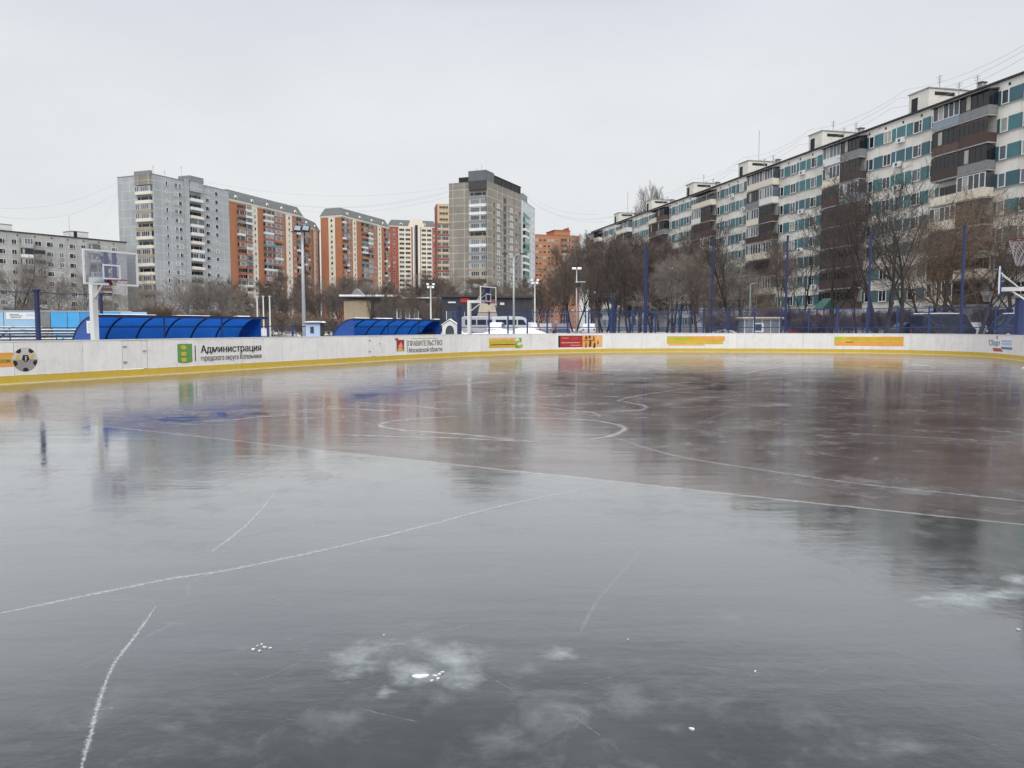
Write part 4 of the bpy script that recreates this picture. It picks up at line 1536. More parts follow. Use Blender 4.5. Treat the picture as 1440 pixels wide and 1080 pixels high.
class Bld:
    """local frame: nearest corner at the origin, face A along +x (looking to -y), face B along +y (looking to -x)"""
    def __init__(s, name, label, C, A, LB, H, wall, z0=0.0, group=None):
        C, A = Vector((*C, 0)), Vector((*A, 0))
        s.C, s.H = C, H
        d = A - C
        s.LA, s.LB = d.length, LB
        s.d = d.normalized()
        s.yaw = math.atan2(d.y, d.x)
        s.t = thing(name, label, 'apartment building', C, s.yaw, group)
        s.wall = wall
        s.q = {'window': [], 'balcony': []}
        b = MB(); b.box(0, s.LA, 0, LB, z0, H, wall)
        s.body = b.build('wall', s.t)

    py = 310

    def sA(s, px):
        t = tt(px, s.py)
        return (t * s.C.y - s.C.x) / (s.d.x - t * s.d.y)

    def sB(s, px):
        t = tt(px, s.py)
        e = Vector((-s.d.y, s.d.x))
        return (t * s.C.y - s.C.x) / (e.x - t * e.y)

    def loc(s, face, a, z, out=0.0):
        return Vector((a, -out, z)) if face == 'A' else Vector((-out, a, z))

    def world(s, l):
        return s.C + Vector((math.cos(s.yaw) * l.x - math.sin(s.yaw) * l.y, math.sin(s.yaw) * l.x + math.cos(s.yaw) * l.y, l.z))

    def put(s, kind, me, face, a, z, out=0.0):
        l = s.loc(face, a, z, out)
        s.q[kind].append((l, 0.0 if face == 'A' else -math.pi / 2, me))

    def flush(s, limit=100):
        for kind, items in s.q.items():
            def rank(it):
                w = s.world(it[0])
                p = proj(w)
                vis = p is not None and -10 < p[0] < 1450 and p[1] > -30
                low = p is not None and p[1] > 440
                return (not vis, low, w.length)
            items.sort(key=rank)
            for l, r, me in items[:limit]:
                o = obj(kind, me, s.t, l, r)
            rest = items[limit:]
            if rest:
                vs, fs, ms, mats = [], [], [], []
                for l, r, me in rest:
                    T = Matrix.Translation(l) @ Matrix.Rotation(r, 4, 'Z')
                    o = len(vs)
                    vs += [T @ v.co for v in me.vertices]
                    for p in me.polygons:
                        fs.append([i + o for i in p.vertices])
                        mm = me.materials[p.material_index]
                        if mm not in mats:
                            mats.append(mm)
                        ms.append(mats.index(mm))
                me = bpy.data.meshes.new(kind)
                me.from_pydata(vs, [], fs)
                for mm in mats:
                    me.materials.append(mm)
                me.polygons.foreach_set('material_index', ms)
                o = obj(kind, me, s.t)
                o['kind'] = 'stuff'

    def win_col(s, face, a, n, fh, z0, w, h, style=2, fr='frame_white', out=0.0, lift=0.85, skip=(), border=0.09):
        for i in range(n):
            if i in skip:
                continue
            s.put('window', window_mesh(w, h, style, random.choice(PANES), fr, border), face, a, z0 + i * fh + lift, out)

    def balc_col(s, face, a, n, fh, z0, w, d=1.1, rails=('cream',), frames=('frame_white',), kinds=(0,), panes=('pane_dark', 'pane_grey', 'pane_blue'), skip=()):
        for i in range(n):
            if i in skip:
                continue
            s.put('balcony', balcony_mesh(w, d, fh, random.choice(rails), random.choice(frames), random.choice(panes), random.choice(kinds)), face, a, z0 + i * fh, 0.0)

    def slab(s, name, face, a0, a1, z0, z1, out, m):
        b = MB()
        if face == 'A':
            b.box(a0, a1, -out, -0.002, z0, z1, m)
        else:
            b.box(-out, -0.002, a0, a1, z0, z1, m)
        return b.build(name, s.t)

    def parapet(s, m='dark_roof', h=0.25, out=0.12):
        b = MB(); b.box(-out, s.LA + out, -out, s.LB + out, s.H + 0.003, s.H + h, m)
        return b.build('roof', s.t)

    def roof_box(s, x0, x1, y0, y1, h, m='cream', door=True, cap='dark_roof', z=None):
        z = s.H + 0.25 if z is None else z
        b = MB(); b.box(x0, x1, y0, y1, z, z + h, m)
        b.box(x0 - 0.12, x1 + 0.12, y0 - 0.12, y1 + 0.12, z + h + 0.002, z + h + 0.12, cap)
        o = b.build('stair_head', s.t)
        if door:
            d = MB(); d.box(x0 + 0.5, x0 + 1.5, y0 - 0.04, y0 - 0.002, z + 0.05, z + 1.95, 'black')
            d.build('door', o)
            d = MB(); d.box(x1 + 0.002, x1 + 0.04, y0 + 0.8, y0 + 3.6, z + h - 0.75, z + h - 0.35, 'black'); d.build('vent_slot', o)
        return o

    def mansard(s, h=5.0, inset=1.8, m='roof_grey', over=0.4):
        b = MB()
        z = s.H + 0.003
        a = [(-over, -over), (s.LA + over, -over), (s.LA + over, s.LB + over), (-over, s.LB + over)]
        c = [(inset, inset), (s.LA - inset, inset), (s.LA - inset, s.LB - inset), (inset, s.LB - inset)]
        vs = [(x, y, z) for x, y in a] + [(x, y, z + 0.5) for x, y in a] + [(x, y, z + h) for x, y in c]
        b.add(vs[:8], [(0, 1, 5, 4), (1, 2, 6, 5), (2, 3, 7, 6), (3, 0, 4, 7), (3, 2, 1, 0)], 'cream')
        b.add(vs[4:], [(0, 1, 5, 4), (1, 2, 6, 5), (2, 3, 7, 6), (3, 0, 4, 7), (4, 5, 6, 7)], m)
        r = b.build('roof', s.t)
        k = max(2, int(s.LA / 11))
        for i in range(k):
            x = s.LA * (i + 0.5) / k
            d = MB()
            d.prism([(x - 1.0, z + 0.5), (x + 1.0, z + 0.5), (x + 1.0, z + 2.0), (x, z + 2.9), (x - 1.0, z + 2.0)], 0.05, 1.9, 'cream', 'y')
            d.box(x - 0.5, x + 0.5, 0.0, 0.045, z + 0.9, z + 1.9, 'pane_dark')
            d.build('dormer', r)
        return r

    def antenna(s, x, y, z, h):
        b = MB(); b.tube([(x, y, z), (x, y, z + h)], 0.05, 5, 'wire')
        if h < 5:
            for k in range(3):
                b.bar((x - 0.5 + 0.1 * k, y, z + h - 0.2 - 0.3 * k), (x + 0.5 - 0.1 * k, y, z + h - 0.2 - 0.3 * k), 0.04, 0.04, 'wire')
        b.build('antenna', s.t)


# ---- long nine-storey block on the right
def long_block():
    C, A = (21.7, 211.8), (57.9, 54.0)
    s = Bld('panel_block', 'long nine storey cream panel block with teal window bands and glazed balconies', C, A, 12.0, 27.2, 'cream_panel')
    fh, z0, n = 2.85, 1.1, 9
    Yk = lambda Y: (211.8 - Y) / -s.d.y
    bands = []
    stacks = []
    k = -2
    while True:
        yb0, yb1 = 83.0 + 20 * k, 90.6 + 20 * k       # near and far edge of the balcony stack
        if yb0 > 211:
            break
        x_far, x_near = Yk(min(yb1, 211.5)), Yk(yb0)
        stacks.append((max(0.1, x_far), min(x_near, s.LA - 0.1), k))
        xb1 = Yk(yb0 - 12.4)
        if x_near < s.LA - 1:
            bands.append((x_near, min(xb1, s.LA - 0.3), k))
        k += 1
    bands.append((0.2, Yk(90.6 + 20 * (k - 1)) - 0.1, k)) if Yk(90.6 + 20 * (k - 1)) > 1.5 else None
    cn = MB(); cn.box(-0.2, s.LA + 0.2, -0.22, s.LB + 0.2, s.H + 0.003, s.H + 0.22, 'dark_roof'); cn.build('roof', s.t)
    vm = MB()
    x = 1.5
    while x < s.LA - 1:
        vm.box(x - 0.14, x + 0.14, -0.03, -0.002, s.H - 0.62, s.H - 0.34, 'black'); x += 3.07
    vm.build('attic_vents', s.t)
    # teal infill bands, one part per band and storey
    vis = []
    for x0, x1, kk in bands:
        for i in range(n):
            zb = z0 + i * fh + 0.88
            vis.append((x0, x1, zb, (i + kk) % 3))
    vis.sort(key=lambda v: (v[1] > Yk(76), -v[0]))
    rest = MB()
    for j, (x0, x1, zb, q) in enumerate(vis):
        b = MB() if j < 95 else rest
        m = ('teal', 'teal', 'teal_dark')[q]
        L_ = x1 - x0
        b.box(x0 + 0.02, x1 - 0.02, -0.05, -0.002, zb, zb + 1.5, m)
        for fx in (0.02, 0.24, 0.43, 0.56, 0.86):
            xx = x0 + L_ * fx
            b.box(xx - 0.05, xx + 0.05, -0.075, -0.051, zb, zb + 1.5, 'frame_white' if fx in (0.43, 0.56) else 'teal_dark')
        b.box(x0, x1, -0.1, -0.002, zb - 0.06, zb - 0.004, 'steel_grey')
        if j < 95:
            b.build('teal_infill', s.t)
    if rest.v:
        rest.build('teal_infill', s.t)['kind'] = 'stuff'
    for x0, x1, kk in bands:
        L_ = x1 - x0
        for i in range(n):
            zb = z0 + i * fh + 0.88
            for fx, w, st in ((0.075, 0.95, 0), (0.31, 1.45, 1), (0.715, 1.45, 2), (0.925, 1.0, 0)):
                if w + 0.2 > L_ * 0.3:
                    continue
                s.put('window', window_mesh(w, 1.5, st, random.choice(PANES), 'frame_white', 0.1), 'A', x0 + L_ * fx, zb, 0.055)
            if random.random() < 0.62:
                ac = MB()
                xx = x0 + L_ * random.choice((0.47, 0.5, 0.5, 0.8))
                ac.box(xx - 0.62, xx + 0.62, -0.4, -0.055, zb - 0.55, zb + 0.08, 'white_paint')
                ac.prism([(xx + 0.22 * math.cos(a * math.pi / 6), zb - 0.24 + 0.22 * math.sin(a * math.pi / 6)) for a in range(12)], -0.41, -0.401, 'pane_grey', 'y')
                if x0 < Yk(76):
                    ac.build('air_conditioner', s.t)
    # balcony stacks, two flats each; every household closed its own balcony in its own way
    styles = [('white_paint', 'frame_white', 'pane_blue', 0), ('brown_board', 'dark_brown', 'pane_dark', 0), ('cream', 'frame_white', 'pane_grey', 0), ('dark_brown', 'dark_brown', 'pane_dark', 2),
              ('blue_grey', 'frame_white', 'pane_grey', 0), ('wine_board', 'dark_brown', 'pane_dark', 2), ('cream', 'grey_board', 'pane_dark', 1), ('grey_board', 'dark_brown', 'pane_dark', 0), ('dark_brown', 'frame_white', 'pane_blue', 0)]
    top_far = {0: [4, 1, 3, 6, 2, 3, 5, 2, 2], 1: [0, 2, 5, 3, 5, 3, 5, 3, 3], 2: [2, 7, 2, 8, 2, 5, 2, 2, 3]}
    top_near = {0: [7, 5, 7, 2, 3, 5, 6, 3, 3], 1: [7, 3, 4, 5, 3, 5, 3, 5, 3], 2: [2, 0, 3, 3, 2, 3, 2, 5, 3]}
    for x0, x1, kk in stacks:
        L_ = x1 - x0
        if L_ < 3:
            continue
        for half, tab in ((0, top_far), (1, top_near)):
            xc = x0 + L_ * (0.25 + 0.5 * half)
            for i in range(n):
                if i == 0:
                    continue
                st = styles[tab[kk][n - 1 - i] if kk in tab else random.choice((0, 1, 2, 2, 3, 3, 5, 6, 7, 8))]
                s.put('balcony', balcony_mesh(L_ / 2 - 0.03, 1.15, fh, *st), 'A', xc, z0 + i * fh - 0.05, 0.003)
        b = MB()
        b.prism([(-1.5, z0 + n * fh - 0.28), (-1.5, z0 + n * fh - 0.2), (-0.01, z0 + n * fh + 0.02), (-0.01, z0 + n * fh - 0.14)], x0 - 0.1, x1 + 0.1, 'dark_roof', 'x')
        b.build('balcony_canopy', s.t)
    # stair heads on the roof
    for k in range(-1, 7):
        xf = Yk(96.9 + 20.1 * k)
        xn = Yk(93.7 + 20.1 * k)
        if xf < 1 or xn > s.LA - 1:
            continue
        s.roof_box(xf, xn, 0.9, 7.2, 2.55, 'stair_grey', True, 'concrete')
        s.antenna(xf + 1.4, 4.0, s.H + 2.9, (2.0, 2.2, 2.0, 5.6, 2.0, 2.0, 5.6, 2.0)[k + 1])
        for j in range(2):
            s.antenna(xn + 3.4 + 2.6 * j, 2.0, s.H + 0.2, 2.3)
        b = MB(); b.box(xn + 5, xn + 5.6, 3.0, 3.6, s.H + 0.22, s.H + 1.9, 'concrete'); b.box(xn + 4.9, xn + 5.7, 2.9, 3.7, s.H + 1.902, s.H + 2.0, 'dark_roof'); b.build('vent_stack', s.t)
    b = MB(); b.box(-0.1, s.LA + 0.1, -0.08, -0.002, 0, 1.35, 'concrete'); b.build('plinth', s.t)
    s.flush()
    return s


LONG = long_block()


def panel_tower_left():
    c, a = at(215, 250, 250), at(321.5, 272, 281)
    s = Bld('grey_tower', 'tall pale grey panel tower with beige balcony stacks, beside the long low grey block', (c.x, c.y), (a.x, a.y), 15.6, 50.2, 'grey_panel')
    n, fh = 17, 2.86
    z0 = 50.2 - n * fh - 0.6
    s.parapet('grey_board', 0.3, 0.05)
    xb = s.sB(193.5)
    s.balc_col('B', xb / 2 + 0.1, n - 1, fh, z0, xb - 0.6, 0.9, ('cream', 'beige_wall', 'cream'), ('frame_white',), (0, 0, 0, 1))
    b = MB(); b.box(-1.0, 0.0, 0.2, xb - 0.2, s.H - 0.1, s.H + 1.2, 'grey_board'); b.box(-0.95, -0.003, 0.3, xb - 0.3, s.H - 3.2, s.H - 0.102, 'tan_panel'); b.build('technical_floor', s.t)
    for px, w, st in ((235.5, 0.9, 0), (248.5, 1.3, 1), (254.5, 1.5, 2), (292.5, 2.0, 2), (305.0, 1.5, 0)):
        s.win_col('A', s.sA(px), n, fh, z0, w, 1.45, st, border=0.1)
    x0, x1 = s.sA(266.5), s.sA(283.5)
    s.balc_col('A', (x0 + x1) / 2, n - 1, fh, z0, x1 - x0, 1.1, ('cream', 'white_paint', 'grey_panel', 'white_paint'), ('frame_white', 'frame_white', 'grey_board'), (0, 1, 1))
    b = MB(); b.box(x0 - 0.5, x1 + 0.3, -1.1, 4.0, s.H + 0.302, s.H + 2.2, 'grey_board'); b.box(x0 - 0.1, x1, -1.05, -0.003, s.H - 2.9, s.H + 0.3, 'grey_panel'); b.build('technical_floor', s.t)
    s.slab('pilaster', 'A', x0 - 1.9, x0 - 0.35, 0, s.H + 0.9, 0.6, 'grey_panel')
    s.antenna(3, 3, s.H + 0.3, 3.2); s.antenna(x0 - 1, 2, s.H + 0.9, 4.4); s.antenna(9.5, 5, s.H + 0.3, 3)
    s.flush()


def tower_centre():
    c, a = at(685, 250, 280), at(733.5, 265, 310)
    s = Bld('brown_tower', 'tall brown grey panel tower with a dark technical floor, in the middle of the skyline', (c.x, c.y), (a.x, a.y), 15.4, 53.6, 'tan_panel')
    n, fh = 18, 2.86
    z0 = 53.6 - n * fh - 0.4
    s.parapet('tan_panel', 0.3, 0.03)
    xb = s.sB(660.5)
    s.balc_col('B', xb / 2 + 0.1, n - 1, fh, z0, xb - 0.5, 0.9, ('white_paint', 'grey_board', 'white_paint', 'beige_wall', 'grey_board'), ('frame_white',), (0, 0, 0, 1))
    b = MB(); b.box(-1.0, 6.0, 0.0, xb, s.H + 0.302, s.H + 3.9, 'roof_grey'); b.box(-0.95, -0.003, 0.1, xb - 0.1, s.H - 2.8, s.H + 0.3, 'dark_wall'); b.build('technical_floor', s.t)
    b = MB(); b.box(6.002, s.LA - 0.3, 0.3, s.LB - 1, s.H + 0.302, s.H + 3.1, 'black')
    for k in range(4):
        x = 6.2 + (s.LA - 7.0) * k / 3.0
        b.box(x - 0.2, x + 0.2, 0.15, 0.298, s.H + 0.302, s.H + 3.3, 'dark_wall')
    b.box(6.0, s.LA + 0.1, 0.1, s.LB - 0.9, s.H + 3.102, s.H + 3.35, 'dark_roof')
    b.build('technical_floor', s.t)
    x = s.sA(709.8)
    for i in range(n - 1):
        s.put('window', window_mesh(2.2, 2.0, 1, 'pane_dark', 'dark_brown', 0.1), 'A', x, z0 + i * fh + 0.5)
    for px, w, fr in ((700.8, 2.2, 'frame_white'), (719.2, 2.4, 'frame_white')):
        for i in range(n - 2):
            lite = i > 8
            s.put('window', window_mesh(w, 1.7, 0 if lite else 2, 'pane_curtain' if lite else random.choice(PANES), fr, 0.16), 'A', s.sA(px), z0 + i * fh + 0.75)
    for px, w in ((694.5, 1.2), (726.0, 2.0), (731, 1.4)):
        s.win_col('A', s.sA(px), n - 2, fh, z0, w, 1.4, 0, 'grey_board')
    s.antenna(2, 3, s.H + 4.2, 2.2); s.antenna(4, 6, s.H + 4.2, 1.6)
    for xx in (s.sA(696.5), s.sA(723)):
        s.slab('pilaster', 'A', xx - 0.12, xx + 0.12, 0, s.H, 0.12, 'beige_wall')
    s.flush()


def brick_tower(name, label, c, a, LB, H, cols, gable, n, fh=2.86, wall='orange_brick', rh=5.0):
    s = Bld(name, label, (c.x, c.y), (a.x, a.y), LB, H, wall)
    z0 = H - n * fh - 0.7
    s.mansard(rh)
    for f, lst in (('A', cols), ('B', gable)):
        S = s.sA if f == 'A' else s.sB
        for p0, p1, kind in lst:
            x0, x1 = sorted((S(p0), S(p1)))
            w = x1 - x0
            if kind == 'stripe':
                s.slab('white_stripe', f, x0, x1, 6, H + 0.6, 0.25, 'cream')
                s.win_col(f, (x0 + x1) / 2, n, fh, z0, min(1.3, w * 0.55), 1.5, 0, 'frame_white', 0.252)
            elif kind == 'balc':
                h2 = w / 2
                for xc in (x0 + h2 / 2, x0 + h2 * 1.5):
                    s.balc_col(f, xc, n, fh, z0, h2 - 0.5, 1.0, ('white_paint', wall, 'cream', wall, 'red_brick', 'grey_board'), ('frame_white', 'frame_white', 'cream', 'dark_brown'), (0, 0, 1, 0), ('pane_grey', 'pane_dark', 'pane_blue'))
            elif kind == 'win':
                s.win_col(f, (x0 + x1) / 2, n, fh, z0, min(1.6, w * 0.7), 1.5, 2)
    b = MB(); b.box(-0.15, s.LA + 0.15, -0.15, s.LB + 0.15, H - 0.5, H, 'cream'); b.build('cornice', s.t)
    return s


def orange_blocks():
    c, a = at(320.5, 285, 344), at(425, 300, 399)
    s = brick_tower('brick_tower', 'orange brick tower with white window stripes, directly behind the pale grey tower', c, a, 16, 57.5,
                    [(333, 353, 'balc'), (354.5, 361.5, 'stripe'), (370, 396, 'balc'), (401.5, 410, 'stripe'), (412.5, 416, 'win'), (416.5, 425, 'balc')], [], 18)
    s.flush(100)
    c, a = at(425.5, 318, 402), at(449, 322, 432)
    s = brick_tower('brick_tower', 'narrow dim orange brick section peeping out behind the floodlight mast', c, a, 16, 54.0,
                    [(426, 433.5, 'balc'), (434.5, 438, 'win'), (440.5, 446, 'stripe')], [], 17)
    s.flush(60)
    c, a = at(480, 305, 420), at(546.5, 320, 471)
    s = brick_tower('brick_tower', 'bright orange brick tower with one white stripe on its narrow end', c, a, 13.0, 61.0,
                    [(481, 489.5, 'balc'), (490.5, 494, 'win'), (495.5, 500.5, 'stripe'), (508, 523, 'balc'), (525, 529, 'win'), (530.5, 535.5, 'stripe'), (540, 546, 'balc')], [(462, 471, 'stripe')], 19)
    s.flush(100)


def white_red_block():
    c, a = at(547.5, 320, 500), at(613, 320, 508)
    H = zat(318.5, 500)
    s = Bld('white_bay_tower', 'red and white tower with wide white balcony bays and a pale stepped centre', (c.x, c.y), (a.x, a.y), 16, H, 'red_brick')
    n, fh = 20, 2.95
    z0 = H - n * fh - 0.7
    s.mansard(4.6, 1.5)
    for p0, p1 in ((560, 578), (591.5, 607.5)):
        x0, x1 = s.sA(p0), s.sA(p1)
        s.slab('white_bay', 'A', x0, x1, 4, H + 0.4, 0.3, 'cream')
        for q in (0.26, 0.74):
            for i in range(n):
                s.put('window', window_mesh((x1 - x0) * 0.40, 1.6, 3, random.choice(('pane_dark', 'pane_grey', 'pane_blue', 'pane_dark')), 'cream', 0.08), 'A', x0 + (x1 - x0) * q, z0 + i * fh + 1.0, 0.302)
    x0, x1 = s.sA(580), s.sA(590.5)
    s.slab('centre_pier', 'A', x0, x1, 4, H + 4.5, 0.5, 'cream')
    s.slab('centre_glazing', 'A', (x0 + x1) / 2 - 0.8, (x0 + x1) / 2 + 0.9, 10, H + 1.5, 0.55, 'pane_dark')
    s.slab('centre_glazing', 'A', x0 + 0.9, x0 + 1.6, 10, H + 0.5, 0.55, 'blue_grey')
    b = MB(); b.prism([(x0 - 3, H + 0.5), (x1 + 3, H + 0.5), (x1 + 1, H + 5.2), (x0 - 1, H + 5.2)], -0.45, 1.5, 'cream', 'y'); b.build('gable_parapet', s.t)
    for px in (554, 610.5):
        s.win_col('A', s.sA(px), n, fh, z0, 1.3, 1.4, 0, 'frame_white')
    s.flush()


def cream_red_tower():
    c, a = at(613.6, 300, 385), at(640, 300, 386.5)
    H = zat(288, 385)
    s = Bld('banded_tower', 'tower banded in red and cream, half hidden by the brown grey tower', (c.x, c.y), (a.x, a.y), 14, H, 'red_band')
    n, fh = 20, 2.95
    z0 = H - n * fh - 0.7
    x0, x1 = s.sA(615), s.sA(632.5)
    s.slab('cream_top', 'A', x0, x1, H - 9.2, H + 0.4, 1.2, 'tan')
    for i in range(n - 3):
        s.put('balcony', balcony_mesh(x1 - x0, 1.1, fh, 'red_band' if i % 2 or i < 4 else 'tan', 'cream', 'pane_grey' if i % 3 else 'pane_dark', 0), 'A', (x0 + x1) / 2, z0 + i * fh)
    for i in range(3):
        s.put('window', window_mesh(4.6, 1.5, 3, 'pane_grey', 'tan', 0.2), 'A', (x0 + x1) / 2, H - 8.0 + i * 2.95, 1.202)
    s.parapet('tan', 0.5, 0.1)
    s.flush()


def green_tower():
    c, a = at(735, 290, 345), at(752.3, 295, 372)
    H = zat(281.5, 345)
    s = Bld('pale_tower', 'slim pale tower with green balconies, peeping out right of the brown grey tower', (c.x, c.y), (a.x, a.y), 14, H, 'pale_panel')
    n, fh = 18, 2.95
    z0 = H - n * fh - 1.5
    x0, x1 = s.sA(735.4), s.sA(741.5)
    s.balc_col('A', (x0 + x1) / 2, n - 1, fh, z0, x1 - x0, 1.1, ('green_balcony', 'green_balcony', 'white_paint'), ('frame_white', 'green_balcony'), (0, 1))
    for px in (745.5, 749.8):
        s.win_col('A', s.sA(px), n, fh, z0, 1.6, 1.5, 2)
    b = MB(); b.box(x0, x1, 0.0, 5, H + 0.3, H + 3.2, 'grey_board'); b.build('technical_floor', s.t)
    s.parapet('grey_board', 0.3, 0.05)
    s.flush(60)


def rust_block():
    c, a = at(750, 330, 400), at(815.5, 330, 408)
    H = zat(330, 400)
    s = Bld('rust_brick_block', 'rust orange brick block with a raised middle, partly hidden by bare trees', (c.x, c.y), (a.x, a.y), 16, H, 'rust_brick')
    n, fh = 15, 3.0
    z0 = H - n * fh - 1.2
    x0, x1 = s.sA(780), s.sA(802)
    b = MB(); b.box(x0, x1, 0.3, 12, H + 0.252, H + 2.6, 'rust_brick'); b.box(x0 - 0.3, x1 + 0.3, 0, 12.3, H + 2.602, H + 3.0, 'red_brick')
    b.box(x0 + 8, x1 - 1, 0.0, 8, H + 3.002, H + 4.4, 'red_brick'); b.build('roof_storey', s.t)
    s.parapet('red_brick', 0.25, 0.15)
    for px in (755, 760, 766, 772, 777, 783, 806, 811):
        s.win_col('A', s.sA(px), n, fh, z0, 1.5, 1.4, 1, 'tan')
    xa, xb = s.sA(789), s.sA(801)
    s.balc_col('A', (xa + xb) / 2, n, fh, z0, xb - xa, 1.0, ('rust_brick', 'tan', 'red_brick'), ('tan', 'frame_white'), (0, 1, 0))
    s.flush()


def low_block_left():
    c0, a = at(0, 325, 216), at(177, 338, 246)
    d = Vector((a.x - c0.x, a.y - c0.y)).normalized()
    c = Vector((c0.x, c0.y)) - d * 40
    H = zat(325, 216)
    s = Bld('grey_block', 'long low nine storey grey block on the left, in front of the grey tower', (c.x, c.y), (a.x, a.y), 12, H, 'block_panel')
    n, fh = 9, 2.85
    z0 = H - n * fh - 1.3
    s.parapet('dark_roof', 0.35, 0.2)
    x = 1.8
    k = 0
    while x < s.LA - 1.2:
        if k % 6 in (2, 3):
            s.balc_col('A', x, n, fh, z0, 3.0, 0.8, ('grey_board', 'block_panel', 'white_paint', 'brown_board'), ('frame_white', 'dark_brown'), (0, 0, 1, 2), skip=(8,) if k % 2 else ())
            if k % 2:
                s.win_col('A', x, n, fh, z0, 1.9, 1.45, 1, skip=tuple(range(8)))
        else:
            s.win_col('A', x, n, fh, z0, (1.9, 1.4)[k % 2], 1.45, (2, 1)[k % 2])
        x += 3.2
        k += 1
    vm = MB()
    x = 3
    while x < s.LA:
        vm.box(x - 0.2, x + 0.2, -0.03, -0.002, H - 0.9, H - 0.5, 'black'); x += 4.6
    vm.build('attic_vents', s.t)
    for p0, p1 in ((-14, 20), (104, 127)):
        x0, x1 = s.sA(p0), s.sA(p1)
        s.roof_box(x0, x1, 1.5, 6.5, 1.9, 'white_paint', True)
    s.antenna(s.sA(102), 2, H + 0.3, 6.5)
    s.flush()


panel_tower_left()
tower_centre()
orange_blocks()
white_red_block()
cream_red_tower()
green_tower()
rust_block()
low_block_left()



# ------------------------------------------------------------------ low shops and huts beyond the fence
def gz(p):
    return Vector((p.x, p.y, terrain(p.x, p.y)))


def low_house():
    p = at(484, 460, 150)
    t = thing('low_house', 'low beige and grey house with a snowy roof and a small white gable', 'building', gz(p), math.radians(3))
    zt = zat(424, 150) - 0.5
    b = MB(); b.box(0, 5.2, 0, 8, 0, zt, 'beige_wall'); b.build('beige_wall', t)
    b = MB(); b.box(5.202, 20.5, 0.3, 8, 0, zt + 0.6, 'dark_wall'); w = b.build('dark_wall', t)
    b = MB(); b.box(-0.8, 11, -0.8, 8.5, zt + 0.602, zt + 0.9, 'dark_roof'); b.box(-0.75, 10.9, -0.75, 8.4, zt + 0.902, zt + 1.25, 'snow')
    b.box(11.002, 20.8, -0.4, 8.5, zt + 0.602, zt + 0.8, 'snow')
    r = b.build('roof', t)
    b = MB(); b.prism([(1.5, zt + 1.26), (3.6, zt + 1.26), (2.5, zt + 2.5)], -0.7, 4, 'grey_board', 'y'); b.build('gable', r)
    for x in (10.6, 12.3, 14.0):
        b = MB(); b.box(x - 0.45, x + 0.45, 0.22, 0.298, 2.6, 4.6, 'frame_white'); b.box(x - 0.32, x + 0.32, 0.2, 0.218, 2.75, 4.4, 'pane_blue'); b.build('window', w)
    b = MB(); b.box(3.2, 4.3, -0.05, -0.002, 0.1, 2.3, 'wood_dark'); b.build('door', t)


low_house()


def pavilion(px0, px1, Y, ytop, label, name, wall, sign, extra):
    p0, p1 = at(px0, 460, Y), at(px1, 460, Y)
    t = thing(name, label, 'shop', gz(p0), 0)
    L_, H = p1.x - p0.x, zat(ytop, Y) - terrain(p0.x, Y)
    b = MB(); b.box(0, L_, 0, 8, 0, H, wall); b.build('wall', t)
    b = MB(); b.box(-0.3, L_ + 0.3, -0.5, 8.3, H + 0.002, H + 0.28, 'tech_dark'); b.build('roof', t)
    for (f0, f1, z0, z1, m) in sign:
        b = MB(); b.box(L_ * f0, L_ * f1, -0.14, -0.002, H * z0, H * z1, m); b.build('sign', t)
    for (f0, f1, z0, z1, m) in extra:
        b = MB(); b.box(L_ * f0, L_ * f1, -0.07, -0.002, H * z0, H * z1, m)
        b.box(L_ * f0 - 0.08, L_ * f0 - 0.002, -0.1, -0.002, H * z0, H * z1, 'frame_white')
        b.build('window', t)
    return t


pavilion(622, 686, 122, 418, 'dark navy shop with a red sign strip behind the far hoop', 'dark_shop', 'navy_wall', [(0.40, 0.60, 0.86, 0.97, 'red'), (0.13, 0.3, 0.84, 0.88, 'white_paint')],
         [(0.10, 0.3, 0.38, 0.62, 'pane_grey'), (0.34, 0.42, 0.38, 0.68, 'tan'), (0.5, 0.8, 0.35, 0.6, 'pane_dark')])
pavilion(686.5, 748, 126, 419, 'dark grey shop with a small pale sign, right of the red sign', 'grey_shop', 'tech_dark', [(0.27, 0.37, 0.80, 0.87, 'white_paint')], [(0.05, 0.2, 0.2, 0.5, 'pane_dark'), (0.5, 0.8, 0.2, 0.5, 'pane_dark')])


def market_tent():
    p = at(671, 460, 112)
    t = thing('market_tent', 'beige market tent with an orange red awning edge, behind the far hoop', 'tent', gz(p), 0)
    W = at(699, 460, 112).x - p.x
    b = MB(); b.prism([(0, 2.6), (W, 2.6), (W * 0.8, 5.0), (W * 0.2, 5.0)], 0, 4, 'tent_beige', 'y'); b.build('canopy', t)
    b = MB(); b.box(-0.1, W * 0.45, -0.15, -0.02, 4.7, 5.02, 'red'); b.box(W * 0.46, W * 0.9, -0.12, -0.02, 4.75, 5.02, 'rust_brick'); b.build('awning', t)
    for x in (0.1, W - 0.1):
        for y in (0.1, 3.9):
            b = MB(); b.tube([(x, y, 0), (x, y, 2.62)], 0.06, 6, 'steel_grey'); b.build('pole', t)
    b = MB(); b.box(-1.2, W + 1.8, -0.6, -0.2, 1.9, 2.4, 'black'); b.build('counter', t)


market_tent()


